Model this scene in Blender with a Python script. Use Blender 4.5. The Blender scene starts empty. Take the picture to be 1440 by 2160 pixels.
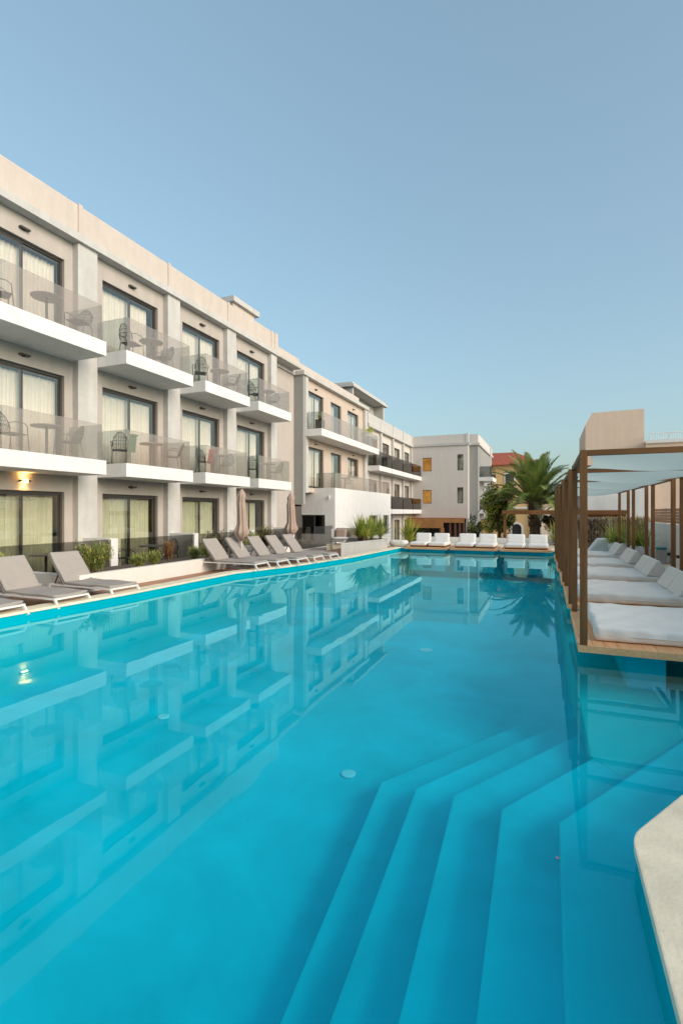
import bpy, bmesh, math, random
from mathutils import Vector, Matrix
random.seed(7)
R = math.radians
PI = math.pi
S = bpy.context.scene
COL = S.collection

# ------------------------------------------------------------------ mesh builder
class MB:
    def __init__(s): s.v = []; s.f = []
    def add(s, vs, fs):
        n = len(s.v); s.v += [tuple(v) for v in vs]; s.f += [tuple(n+i for i in f) for f in fs]; return s
    def box(s, x0, x1, y0, y1, z0, z1):
        x0, x1 = sorted((x0, x1)); y0, y1 = sorted((y0, y1)); z0, z1 = sorted((z0, z1))
        return s.add([(x0,y0,z0),(x1,y0,z0),(x1,y1,z0),(x0,y1,z0),(x0,y0,z1),(x1,y0,z1),(x1,y1,z1),(x0,y1,z1)],
                     [(0,3,2,1),(4,5,6,7),(0,1,5,4),(1,2,6,5),(2,3,7,6),(3,0,4,7)])
    def prism(s, pts, z0, z1):      # CCW polygon
        n = len(pts)
        return s.add([(p[0],p[1],z0) for p in pts]+[(p[0],p[1],z1) for p in pts],
                     [tuple(reversed(range(n))), tuple(range(n,2*n))]+[(i,(i+1)%n,n+(i+1)%n,n+i) for i in range(n)])
    def bar(s, a, b, w, h=None, up=(0,0,1)):
        a = Vector(a); b = Vector(b); h = h or w
        d = (b-a).normalized(); u = Vector(up)
        if abs(d.dot(u)) > .98: u = Vector((0,1,0))
        r = d.cross(u).normalized(); u = r.cross(d).normalized()
        r *= w/2; u *= h/2
        return s.add([a-r-u,a+r-u,a+r+u,a-r+u,b-r-u,b+r-u,b+r+u,b-r+u],
                     [(0,1,2,3),(7,6,5,4),(0,4,5,1),(1,5,6,2),(2,6,7,3),(3,7,4,0)])
    def tube(s, pts, r, n=8, cap=True):
        pts = [Vector(p) for p in pts]; rr = r if isinstance(r,(list,tuple)) else [r]*len(pts)
        vs = []; fs = []; ref = None
        for i, p in enumerate(pts):
            d = (pts[min(i+1,len(pts)-1)]-pts[max(i-1,0)]).normalized()
            if ref is None:
                ref = Vector((0,0,1)) if abs(d.z) < .9 else Vector((1,0,0))
            a = d.cross(ref).normalized(); b = a.cross(d).normalized(); ref = b
            for k in range(n):
                t = 2*PI*k/n; vs.append(p+(a*math.cos(t)+b*math.sin(t))*rr[i])
        for i in range(len(pts)-1):
            for k in range(n):
                fs.append((i*n+k, i*n+(k+1)%n, (i+1)*n+(k+1)%n, (i+1)*n+k))
        if cap:
            fs.append(tuple(reversed(range(n)))); m = (len(pts)-1)*n; fs.append(tuple(m+k for k in range(n)))
        return s.add(vs, fs)
    def lathe(s, c, prof, n=24):
        vs = []; fs = []
        for r, z in prof:
            for k in range(n):
                t = 2*PI*k/n; vs.append((c[0]+r*math.cos(t), c[1]+r*math.sin(t), c[2]+z))
        m = len(prof)
        for i in range(m-1):
            for k in range(n): fs.append((i*n+k, i*n+(k+1)%n, (i+1)*n+(k+1)%n, (i+1)*n+k))
        fs.append(tuple(reversed(range(n)))); fs.append(tuple((m-1)*n+k for k in range(n)))
        return s.add(vs, fs)
    def rbox(s, c, l, r, n=10, fn=None):     # rounded soft box, c centre, l full sizes
        nx = [max(3, int(n*q/max(l))) for q in l]
        hx = [q/2 for q in l]; vs = {}; out = []; fs = []
        def vid(key):
            if key not in vs:
                p = Vector([-hx[i]+2*hx[i]*key[i]/nx[i] for i in range(3)])
                q = Vector([max(-(hx[i]-r), min(hx[i]-r, p[i])) for i in range(3)])
                d = p-q
                if d.length > 1e-6: p = q+d.normalized()*r
                if fn: p = fn(p)
                vs[key] = len(out); out.append(p+Vector(c))
            return vs[key]
        for ax in range(3):
            b, g = (ax+1)%3, (ax+2)%3
            for side in (0, nx[ax]):
                for i in range(nx[b]):
                    for j in range(nx[g]):
                        q = []
                        for (di,dj) in ((0,0),(1,0),(1,1),(0,1)):
                            k = [0,0,0]; k[ax] = side; k[b] = i+di; k[g] = j+dj; q.append(vid(tuple(k)))
                        if side == 0: q.reverse()
                        fs.append(tuple(q))
        return s.add(out, fs)
    def shift(s, o):
        s.v = [(x-o[0],y-o[1],z-o[2]) for x,y,z in s.v]; return s
    def xf(s, M):
        s.v = [tuple(M @ Vector(p)) for p in s.v]; return s

def mesh_obj(name, mb, mat, parent=None, smooth=False, bevel=0, recalc=True, org=(0,0,0)):
    me = bpy.data.meshes.new(name)
    if any(org): mb.shift(org)
    me.from_pydata(mb.v, [], mb.f)
    if recalc:
        bm = bmesh.new(); bm.from_mesh(me); bmesh.ops.recalc_face_normals(bm, faces=bm.faces)
        if bevel: 
            bmesh.ops.bevel(bm, geom=list(bm.edges), offset=bevel, segments=2, affect='EDGES', profile=.7, clamp_overlap=True)
        bm.to_mesh(me); bm.free()
    o = bpy.data.objects.new(name, me); COL.objects.link(o)
    if mat is not None:
        for m in (mat if isinstance(mat, list) else [mat]): me.materials.append(m)
    if smooth:
        me.polygons.foreach_set('use_smooth', [True]*len(me.polygons))
    if parent is not None: o.parent = parent
    return o

def tag(o, label, cat, group=None, kind=None):
    if label: o['label'] = label
    if cat: o['category'] = cat
    if group: o['group'] = group
    if kind: o['kind'] = kind
    return o

class Thing:
    def __init__(s, name, label, cat, org=(0,0,0), rz=0, group=None):
        s.o = bpy.data.objects.new(name, None); COL.objects.link(s.o)
        s.o.empty_display_size = .2
        s.org = Vector(org); s.o.location = org; s.rz = rz; s.o.rotation_euler = (0,0,rz)
        tag(s.o, label, cat, group)
    def part(s, name, mb, mat, parent=None, world=True, **k):
        return mesh_obj(name, mb, mat, parent or s.o, org=tuple(s.org) if world else (0,0,0), **k)

def copy_tree(o, parent=None):
    c = o.copy(); COL.objects.link(c)
    if parent is not None: c.parent = parent
    for ch in o.children: copy_tree(ch, c)
    return c

# ------------------------------------------------------------------ materials
def newmat(name):
    m = bpy.data.materials.new(name); m.use_nodes = True
    nt = m.node_tree; nt.nodes.clear()
    out = nt.nodes.new('ShaderNodeOutputMaterial')
    return m, nt, out
def N(nt, t, **k):
    n = nt.nodes.new(t)
    for a, b in k.items(): setattr(n, a, b)
    return n
def stucco(name, col, var=.06, rough=.85, bump=.15, scale=3., fine=120., stain=None, spec=.3, dirt=.0):
    m, nt, out = newmat(name); L = nt.links.new
    p = N(nt,'ShaderNodeBsdfPrincipled'); p.inputs['Roughness'].default_value = rough
    p.inputs['Specular IOR Level'].default_value = spec
    tc = N(nt,'ShaderNodeTexCoord')
    n1 = N(nt,'ShaderNodeTexNoise'); n1.inputs['Scale'].default_value = scale; n1.inputs['Detail'].default_value = 6; n1.inputs['Roughness'].default_value=.65
    L(tc.outputs['Object'], n1.inputs['Vector'])
    mp = N(nt,'ShaderNodeMapping'); mp.inputs['Scale'].default_value = (3.,3.,.35)
    n3 = N(nt,'ShaderNodeTexNoise'); n3.inputs['Scale'].default_value = 1.5; n3.inputs['Detail'].default_value = 5
    L(tc.outputs['Object'], mp.inputs['Vector']); L(mp.outputs[0], n3.inputs['Vector'])
    ad = N(nt,'ShaderNodeMath', operation='ADD'); L(n1.outputs['Fac'], ad.inputs[0]); L(n3.outputs['Fac'], ad.inputs[1])
    mr = N(nt,'ShaderNodeMapRange'); mr.inputs['From Min'].default_value=.6; mr.inputs['From Max'].default_value=1.4
    mr.inputs['To Min'].default_value=1-var*1.6; mr.inputs['To Max'].default_value=1+var
    L(ad.outputs[0], mr.inputs['Value'])
    mx = N(nt,'ShaderNodeMix', data_type='RGBA', blend_type='MULTIPLY'); mx.inputs[0].default_value=1
    mx.inputs[6].default_value = (*col,1)
    L(mr.outputs[0], mx.inputs[7]); L(mx.outputs[2], p.inputs['Base Color'])
    n2 = N(nt,'ShaderNodeTexNoise'); n2.inputs['Scale'].default_value = fine; n2.inputs['Detail'].default_value=3
    L(tc.outputs['Object'], n2.inputs['Vector'])
    b = N(nt,'ShaderNodeBump'); b.inputs['Strength'].default_value = bump; b.inputs['Distance'].default_value=.01
    L(n2.outputs['Fac'], b.inputs['Height']); L(b.outputs[0], p.inputs['Normal'])
    L(p.outputs[0], out.inputs['Surface'])
    return m
def plain(name, col, rough=.5, metal=0, spec=.5, var=.0):
    if var: return stucco(name, col, var=var, rough=rough, bump=.05, spec=spec)
    m, nt, out = newmat(name)
    p = N(nt,'ShaderNodeBsdfPrincipled'); p.inputs['Roughness'].default_value=rough
    p.inputs['Base Color'].default_value=(*col,1); p.inputs['Metallic'].default_value=metal
    p.inputs['Specular IOR Level'].default_value=spec
    nt.links.new(p.outputs[0], out.inputs['Surface']); return m
def glass(name, tint, ior=1.5, rough=0., refl=(1,1,1), boost=1., base=0., bump=0., veil=0., vcol=(.6,.55,.5)):
    m, nt, out = newmat(name); L = nt.links.new
    t = N(nt,'ShaderNodeBsdfTransparent'); t.inputs[0].default_value=(*tint,1)
    g = N(nt,'ShaderNodeBsdfGlossy'); g.inputs['Color'].default_value=(*refl,1); g.inputs['Roughness'].default_value=rough
    f = N(nt,'ShaderNodeFresnel'); f.inputs['IOR'].default_value=ior
    ge = N(nt,'ShaderNodeNewGeometry')
    inv = N(nt,'ShaderNodeMath', operation='SUBTRACT'); inv.inputs[0].default_value=1; L(ge.outputs['Backfacing'], inv.inputs[1])
    a = N(nt,'ShaderNodeMath', operation='MULTIPLY_ADD'); a.inputs[1].default_value=boost; a.inputs[2].default_value=base
    L(f.outputs[0], a.inputs[0])
    mu = N(nt,'ShaderNodeMath', operation='MULTIPLY', use_clamp=True); L(a.outputs[0], mu.inputs[0]); L(inv.outputs[0], mu.inputs[1])
    if bump:
        tc = N(nt,'ShaderNodeTexCoord'); n = N(nt,'ShaderNodeTexNoise'); n.inputs['Scale'].default_value=1.1; n.inputs['Detail'].default_value=2
        n.inputs['Distortion'].default_value=.6
        L(tc.outputs['Object'], n.inputs['Vector'])
        b = N(nt,'ShaderNodeBump'); b.inputs['Strength'].default_value=bump; b.inputs['Distance'].default_value=.02
        L(n.outputs['Fac'], b.inputs['Height']); L(b.outputs[0], g.inputs['Normal']); L(b.outputs[0], f.inputs['Normal'])
    mx = N(nt,'ShaderNodeMixShader'); L(mu.outputs[0], mx.inputs[0]); L(t.outputs[0], mx.inputs[1]); L(g.outputs[0], mx.inputs[2])
    if veil:
        df = N(nt,'ShaderNodeBsdfDiffuse'); df.inputs[0].default_value=(*vcol,1)
        m2 = N(nt,'ShaderNodeMixShader'); m2.inputs[0].default_value=veil; L(mx.outputs[0], m2.inputs[1]); L(df.outputs[0], m2.inputs[2]); L(m2.outputs[0], out.inputs['Surface'])
    else: L(mx.outputs[0], out.inputs['Surface'])
    return m
def cloth(name, col, trans=.35, rough=.9, scale=6, bump=.25, var=.05):
    m, nt, out = newmat(name); L = nt.links.new
    tc = N(nt,'ShaderNodeTexCoord')
    n = N(nt,'ShaderNodeTexNoise'); n.inputs['Scale'].default_value=scale; n.inputs['Detail'].default_value=5; n.inputs['Distortion'].default_value=.8
    L(tc.outputs['Object'], n.inputs['Vector'])
    mr = N(nt,'ShaderNodeMapRange'); mr.inputs['To Min'].default_value=1-2*var; mr.inputs['To Max'].default_value=1+var; L(n.outputs['Fac'], mr.inputs['Value'])
    mx = N(nt,'ShaderNodeMix', data_type='RGBA', blend_type='MULTIPLY'); mx.inputs[0].default_value=1; mx.inputs[6].default_value=(*col,1); L(mr.outputs[0], mx.inputs[7])
    d = N(nt,'ShaderNodeBsdfPrincipled'); d.inputs['Roughness'].default_value=rough; d.inputs['Specular IOR Level'].default_value=.15; L(mx.outputs[2], d.inputs['Base Color'])
    b = N(nt,'ShaderNodeBump'); b.inputs['Strength'].default_value=bump; b.inputs['Distance'].default_value=.03; L(n.outputs['Fac'], b.inputs['Height']); L(b.outputs[0], d.inputs['Normal'])
    if trans:
        t = N(nt,'ShaderNodeBsdfTranslucent'); L(mx.outputs[2], t.inputs['Color'])
        ms = N(nt,'ShaderNodeMixShader'); ms.inputs[0].default_value=trans; L(d.outputs[0], ms.inputs[1]); L(t.outputs[0], ms.inputs[2]); L(ms.outputs[0], out.inputs['Surface'])
    else: L(d.outputs[0], out.inputs['Surface'])
    return m
def wood(name, col, axis='X', rough=.55, var=.25, plank=0):
    m, nt, out = newmat(name); L = nt.links.new
    tc = N(nt,'ShaderNodeTexCoord'); mp = N(nt,'ShaderNodeMapping')
    sc = {'X':(1.2,26,26),'Y':(26,1.2,26),'Z':(26,26,1.2)}[axis]; mp.inputs['Scale'].default_value=sc
    L(tc.outputs['Object'], mp.inputs['Vector'])
    n = N(nt,'ShaderNodeTexNoise'); n.inputs['Scale'].default_value=1.; n.inputs['Detail'].default_value=7; n.inputs['Roughness'].default_value=.6; L(mp.outputs[0], n.inputs['Vector'])
    n2 = N(nt,'ShaderNodeTexNoise'); n2.inputs['Scale'].default_value=1.3; n2.inputs['Detail'].default_value=3; L(tc.outputs['Object'], n2.inputs['Vector'])
    ad = N(nt,'ShaderNodeMath', operation='ADD'); L(n.outputs['Fac'], ad.inputs[0]); L(n2.outputs['Fac'], ad.inputs[1])
    mr = N(nt,'ShaderNodeMapRange'); mr.inputs['From Min'].default_value=.65; mr.inputs['From Max'].default_value=1.35; mr.inputs['To Min'].default_value=1-var*1.5; mr.inputs['To Max'].default_value=1+var; L(ad.outputs[0], mr.inputs['Value'])
    mx = N(nt,'ShaderNodeMix', data_type='RGBA', blend_type='MULTIPLY'); mx.inputs[0].default_value=1; mx.inputs[6].default_value=(*col,1); L(mr.outputs[0], mx.inputs[7])
    p = N(nt,'ShaderNodeBsdfPrincipled'); p.inputs['Roughness'].default_value=rough; p.inputs['Specular IOR Level'].default_value=.3; L(mx.outputs[2], p.inputs['Base Color'])
    b = N(nt,'ShaderNodeBump'); b.inputs['Strength'].default_value=.3; b.inputs['Distance'].default_value=.004; L(n.outputs['Fac'], b.inputs['Height']); L(b.outputs[0], p.inputs['Normal'])
    L(p.outputs[0], out.inputs['Surface']); return m
def leafmat(name, c1, c2, trans=.25, rough=.5, scale=2.5):
    m, nt, out = newmat(name); L = nt.links.new
    tc = N(nt,'ShaderNodeTexCoord'); n = N(nt,'ShaderNodeTexNoise'); n.inputs['Scale'].default_value=scale; n.inputs['Detail'].default_value=4; L(tc.outputs['Object'], n.inputs['Vector'])
    cr = N(nt,'ShaderNodeValToRGB'); cr.color_ramp.elements[0].position=.38; cr.color_ramp.elements[1].position=.62
    cr.color_ramp.elements[0].color=(*c1,1); cr.color_ramp.elements[1].color=(*c2,1); L(n.outputs['Fac'], cr.inputs[0])
    d = N(nt,'ShaderNodeBsdfPrincipled'); d.inputs['Roughness'].default_value=rough; d.inputs['Specular IOR Level'].default_value=.35; L(cr.outputs[0], d.inputs['Base Color'])
    t = N(nt,'ShaderNodeBsdfTranslucent'); L(cr.outputs[0], t.inputs['Color'])
    ms = N(nt,'ShaderNodeMixShader'); ms.inputs[0].default_value=trans; L(d.outputs[0], ms.inputs[1]); L(t.outputs[0], ms.inputs[2]); L(ms.outputs[0], out.inputs['Surface']); return m
def emit(name, col, s):
    m, nt, out = newmat(name); e = N(nt,'ShaderNodeEmission'); e.inputs[0].default_value=(*col,1); e.inputs[1].default_value=s
    nt.links.new(e.outputs[0], out.inputs['Surface']); return m

M = {}
M['cream']   = stucco('cream_render', (.575,.55,.52), var=.10)
M['peach']   = stucco('taupe_render', (.49,.435,.39), var=.06)
M['para']    = stucco('parapet_render', (.61,.525,.46), var=.07)
M['white']   = stucco('white_render', (.79,.765,.735), var=.07)
M['grey']    = stucco('grey_render', (.50,.49,.46), var=.05)
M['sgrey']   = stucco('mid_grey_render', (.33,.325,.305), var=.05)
M['dgrey']   = stucco('dark_grey_render', (.36,.34,.32), var=.06)
M['soffit']  = stucco('soffit_render', (.52,.49,.45), var=.05)
M['wing']    = stucco('wing_render', (.68,.62,.57), var=.04)
M['peachb']  = stucco('peach_house_render', (.60,.49,.41), var=.05)
M['tower']   = stucco('tower_render', (.78,.58,.45), var=.05)
M['yellow']  = stucco('yellow_house_render', (.72,.50,.25), var=.06)
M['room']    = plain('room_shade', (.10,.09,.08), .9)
M['frame']   = plain('bronze_aluminium', (.085,.075,.065), .4, .3)
M['winglass']= glass('window_glass', (.97,.96,.93), ior=1.5, boost=2.0, base=.10, refl=(1.,.97,.90))
M['darkglass']=glass('dark_window_glass', (.25,.3,.3), ior=1.5, boost=1.2)
M['balglass']= glass('balcony_glass', (.88,.86,.84), ior=1.5, boost=1.6, base=.04, refl=(.95,.88,.82), veil=.18, vcol=(.56,.47,.41))
M['sideglass']= glass('side_balcony_glass', (.74,.77,.77), ior=1.5, boost=1.3, base=.03)
M['terglass']= glass('terrace_glass', (.60,.60,.58), ior=1.5, boost=1.0)
M['farglass']= glass('smoked_balcony_glass', (.50,.50,.50), ior=1.5, boost=1., base=.05, refl=(.9,.85,.8))
M['curtain'] = cloth('curtain_cloth', (.97,.93,.87), trans=.04, scale=3, bump=.1)
M['curtaing']= cloth('curtain_cloth_ground', (.76,.79,.62), trans=.04, scale=3, bump=.1)
M['metal']   = plain('dark_chair_metal', (.09,.09,.09), .5, .2)
M['tabletop']= plain('table_laminate', (.42,.40,.37), .5)
M['lwhite']  = plain('white_coated_metal', (.80,.77,.72), .45)
M['sling']   = cloth('taupe_sling_fabric', (.40,.35,.31), trans=.0, scale=9, bump=.15, var=.05)
M['slingd']  = cloth('taupe_fabric_edge', (.20,.17,.15), trans=.0)
M['umb']     = cloth('dusty_pink_canvas', (.50,.36,.29), trans=.1, scale=7, bump=.4, var=.08)
M['bed']     = cloth('white_mattress_cloth', (.88,.84,.79), trans=.0, scale=3, bump=.55, var=.04)
M['bedg']    = cloth('grey_mattress_cloth', (.80,.765,.72), trans=.0, scale=3.5, bump=.7, var=.06)
M['wedge']   = cloth('wedge_cushion_cloth', (.78,.745,.70), trans=.0, scale=5, bump=.3, var=.04)
M['sail']    = cloth('shade_sail_cloth', (.58,.65,.60), trans=.6, scale=2, bump=.1, var=.04)
M['postw']   = wood('brown_post_timber', (.20,.085,.028), 'Z', var=.3)
M['beamw']   = wood('brown_beam_timber', (.20,.085,.028), 'X', var=.3)
M['beamy']   = wood('brown_side_timber', (.20,.085,.028), 'Y', var=.3)
M['deckw']   = wood('platform_deck_timber', (.90,.47,.22), 'Y', var=.18)
M['deckb']   = wood('terrace_deck_timber', (.42,.20,.11), 'Y', var=.25)
M['fence']   = wood('slat_fence_timber', (.50,.27,.16), 'Y', var=.18)
M['woodl']   = wood('orange_fascia_timber', (.48,.22,.08), 'X', var=.2)
M['woodr']   = wood('red_brown_timber', (.20,.07,.04), 'Z', var=.2)
M['coping']  = stucco('travertine_coping', (.95,.80,.58), var=.14, rough=.55, bump=.3, scale=5, fine=60)
M['planter'] = stucco('planter_render', (.80,.75,.68), var=.04)
M['soil']    = stucco('planting_soil', (.16,.12,.09), var=.3, fine=30, bump=.6)
M['ground']  = stucco('ground_gravel', (.38,.33,.28), var=.15, fine=20, bump=.3)
M['tile']    = stucco('terrace_tile', (.45,.42,.38), var=.06)
M['roof']    = None
M['black']   = plain('black_metal', (.02,.02,.02), .5)
M['pool']    = None

def poolmat(name, ca, cb):
    m, nt, out = newmat(name); L = nt.links.new
    tc = N(nt,'ShaderNodeTexCoord')
    n = N(nt,'ShaderNodeTexNoise'); n.inputs['Scale'].default_value=.9; n.inputs['Detail'].default_value=7; n.inputs['Roughness'].default_value=.62; n.inputs['Distortion'].default_value=.4
    L(tc.outputs['Object'], n.inputs['Vector'])
    cr = N(nt,'ShaderNodeValToRGB'); cr.color_ramp.elements[0].position=.3; cr.color_ramp.elements[1].position=.7
    cr.color_ramp.elements[0].color=(*ca,1); cr.color_ramp.elements[1].color=(*cb,1); L(n.outputs['Fac'], cr.inputs[0])
    v = N(nt,'ShaderNodeTexVoronoi'); v.inputs['Scale'].default_value=2.3; v.inputs['Randomness'].default_value=1; L(tc.outputs['Object'], v.inputs['Vector'])
    lt = N(nt,'ShaderNodeMath', operation='LESS_THAN'); lt.inputs[1].default_value=.028; L(v.outputs['Distance'], lt.inputs[0])
    sc = N(nt,'ShaderNodeMath', operation='MULTIPLY'); sc.inputs[1].default_value=.35; L(lt.outputs[0], sc.inputs[0])
    mx = N(nt,'ShaderNodeMix', data_type='RGBA'); L(sc.outputs[0], mx.inputs[0]); L(cr.outputs[0], mx.inputs[6]); mx.inputs[7].default_value=(.02,.13,.16,1)
    p = N(nt,'ShaderNodeBsdfPrincipled'); p.inputs['Roughness'].default_value=.8; p.inputs['Specular IOR Level'].default_value=.0
    L(mx.outputs[2], p.inputs['Base Color']); L(p.outputs[0], out.inputs['Surface']); return m
M['pool'] = poolmat('pool_plaster', (.0,.45,.57), (.0,.60,.76))

def roofmat():
    m, nt, out = newmat('terracotta_tiles'); L = nt.links.new
    tc = N(nt,'ShaderNodeTexCoord')
    w = N(nt,'ShaderNodeTexWave'); w.inputs['Scale'].default_value=2.2; w.bands_direction='X'; L(tc.outputs['Object'], w.inputs['Vector'])
    n = N(nt,'ShaderNodeTexNoise'); n.inputs['Scale'].default_value=5; L(tc.outputs['Object'], n.inputs['Vector'])
    mu = N(nt,'ShaderNodeMath', operation='MULTIPLY'); L(w.outputs['Fac'], mu.inputs[0]); L(n.outputs['Fac'], mu.inputs[1])
    cr = N(nt,'ShaderNodeValToRGB'); cr.color_ramp.elements[0].color=(.36,.08,.04,1); cr.color_ramp.elements[1].color=(.62,.17,.10,1); L(mu.outputs[0], cr.inputs[0])
    p = N(nt,'ShaderNodeBsdfPrincipled'); p.inputs['Roughness'].default_value=.8; L(cr.outputs[0], p.inputs['Base Color'])
    b = N(nt,'ShaderNodeBump'); b.inputs['Distance'].default_value=.05; L(w.outputs['Fac'], b.inputs['Height']); L(b.outputs[0], p.inputs['Normal'])
    L(p.outputs[0], out.inputs['Surface']); return m
M['roof'] = roofmat()
M['leaf_y'] = leafmat('yucca_leaf', (.22,.27,.04), (.52,.52,.10), trans=.3)
M['leaf_p'] = leafmat('palm_leaflet', (.12,.19,.035), (.46,.50,.12), trans=.25, scale=1.2)
M['leaf_pd']= leafmat('palm_leaflet_dry', (.16,.15,.07), (.30,.27,.12), trans=.25)
M['leaf_d'] = leafmat('dark_tree_leaf', (.02,.035,.008), (.07,.09,.02), trans=.15, scale=3)
M['leaf_l'] = leafmat('light_tree_leaf', (.40,.46,.06), (.72,.70,.14), trans=.35, scale=3)
M['leaf_s'] = leafmat('shrub_leaf', (.22,.26,.07), (.46,.46,.12), trans=.25, scale=6)
M['leaf_o'] = leafmat('dry_shrub_leaf', (.25,.12,.05), (.36,.20,.08), trans=.25, scale=6)
M['leaf_m'] = leafmat('burgundy_leaf', (.05,.025,.02), (.10,.05,.04), trans=.15, scale=6)
M['bark']   = stucco('palm_bark', (.14,.085,.05), var=.4, fine=12, bump=.9, scale=8)
M['reed']   = leafmat('dry_reed', (.20,.15,.08), (.48,.40,.16), trans=.1, scale=5)
M['reedd']  = leafmat('dark_bark_reed', (.09,.06,.04), (.28,.21,.14), trans=.0, scale=7)

# ------------------------------------------------------------------ ground, pool, water
g = MB()
ys = [-300,-20,-6,26,40,120,2500]; zs = [-.2,-.2,-.2,-.2,-1.3,-1.3,-1.3]
OUT_L = [(-7.4,-6),(-7.4,10.5),(-6.75,12.45),(-6.3,15.4),(-6.05,20.9)]
# far/around strips of terrain
for i in range(len(ys)-1):
    if ys[i] == -6:     # leave room for pool: left and right strips, plus the strip behind the pool
        g.add([(-2500,-6,-.2),(-7.3,-6,-.2),(-7.3,26,-.2),(-2500,26,-.2)], [(0,1,2,3)])
        g.add([(3.1,-6,-.2),(2500,-6,-.2),(2500,26,-.2),(3.1,26,-.2)], [(0,1,2,3)])
        g.add([(-7.3,20.7,-.2),(3.1,20.7,-.2),(3.1,26,-.2),(-7.3,26,-.2)], [(0,1,2,3)])
    else:
        g.add([(-2500,ys[i],zs[i]),(2500,ys[i],zs[i]),(2500,ys[i+1],zs[i+1]),(-2500,ys[i+1],zs[i+1])], [(0,1,2,3)])
tag(mesh_obj('ground', g, M['ground'], recalc=False), 'beige ground around the pool terraces and hotel', None, kind='structure')

EDGE_L = [(-7.2,-6),(-7.2,4.5),(-7.03,7),(-7.03,10.3),(-6.43,12.45),(-5.96,15.4),(-5.68,20.4)]
ZF = -1.05
OUTL = EDGE_L + [(3.0,20.6),(3.0,6.84),(.37,2.63),(.37,-6)]
pool = MB()
n = len(OUTL)
for i in range(n):
    a, b = OUTL[i], OUTL[(i+1)%n]
    pool.add([(a[0],a[1],ZF),(b[0],b[1],ZF),(b[0],b[1],.085),(a[0],a[1],.085)], [(0,1,2,3)])
pool.add([(p[0],p[1],ZF) for p in OUTL][::-1], [tuple(range(n))])
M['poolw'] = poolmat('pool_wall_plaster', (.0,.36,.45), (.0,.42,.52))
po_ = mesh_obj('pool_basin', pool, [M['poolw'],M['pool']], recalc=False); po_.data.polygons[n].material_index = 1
tag(po_, 'turquoise plaster swimming pool basin', None, kind='structure')
st = MB()
D = Vector((.526,.85))
steps = [(a*(1.58+h)/1.58,b*(1.58+h)/1.58,h) for a,b,h in ((.053,2.79,.17),(-.227,2.80,.34),(-.485,2.83,.51),(-.696,2.825,.68),(-.901,2.81,.85))]
SL = (0,.018,.043,.051,.094)
for si,(x,y,h) in enumerate(steps):
    xn = x+SL[si]*(y-0.2)
    t = (3.03-x)/D.x
    ex, ey = 3.03, y+D.y*t
    q = (2.995,7.0)
    # nosing rounded a little: small chamfer by two prisms
    st.prism([(xn,-5.9),(.40,-5.9),(.40,2.60),(3.03,6.82),(ex,ey),(x,y),(xn,.2)], ZF+.004, -h)
tag(mesh_obj('pool_steps', st, M['pool'], bevel=.012), 'five submerged steps beside the coping', None, kind='structure')
sh = MB(); sh.prism([(.312,4.39),(.5,4.12),(3.04,8.2),(3.04,20.62),(.12,20.45)], ZF+.004, -.336)
M['shelf'] = poolmat('shelf_plaster_depth_tint', (.0,.46,.535), (.0,.60,.69))  # greener plaster colour stands in for light absorbed less in shallow water
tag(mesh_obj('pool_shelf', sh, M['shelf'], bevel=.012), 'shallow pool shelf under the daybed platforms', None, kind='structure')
w = MB(); w.add([(p[0],p[1],0) for p in reversed(OUTL)], [tuple(range(n))])
w.f = [tuple(reversed(w.f[0]))] if False else w.f
M['water'] = glass('pool_water', (.94,1.,1.), ior=1.333, bump=.045, refl=(.48,.95,.97), boost=.9)
wo = mesh_obj('water', w, M['water'], recalc=False)
if wo.data.polygons[0].normal.z < 0: wo.data.flip_normals()
tag(wo, 'still turquoise pool water mirroring the hotel', None, kind='structure')

# coping, left and far: strips
cp = MB()
def offs(poly, d):
    out = []
    for i, p in enumerate(poly):
        p = Vector(p); ns = []
        if i > 0: e = (p-Vector(poly[i-1])).normalized(); ns.append(Vector((-e.y,e.x)))
        if i < len(poly)-1: e = (Vector(poly[i+1])-p).normalized(); ns.append(Vector((-e.y,e.x)))
        nn = sum(ns, Vector((0,0))).normalized(); k = 1/max(.5, nn.dot(ns[0])); out.append(tuple(p+nn*d*k))
    return out
inn = offs(EDGE_L, -.02); outr = offs(EDGE_L, .30)
for i in range(len(inn)-1):
    # individual stones with hairline joints
    a0, a1, b0, b1 = Vector(inn[i]), Vector(inn[i+1]), Vector(outr[i]), Vector(outr[i+1])
    k = max(1, round((a1-a0).length/.9))
    for j in range(k):
        t0, t1 = j/k, (j+1)/k-.003/( (a1-a0).length)
        cp.prism([a0.lerp(a1,t0), a0.lerp(a1,t1), b0.lerp(b1,t1), b0.lerp(b1,t0)][::-1], .08, .12)
cp.prism([(-6.0,20.38),(3.3,20.58),(3.3,21.3),(-6.0,21.3)], .08, .118)
tag(mesh_obj('left_coping', cp, M['coping'], bevel=.006), 'cream stone coping along the far and left pool edges', None, kind='structure')
rc = MB()
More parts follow.
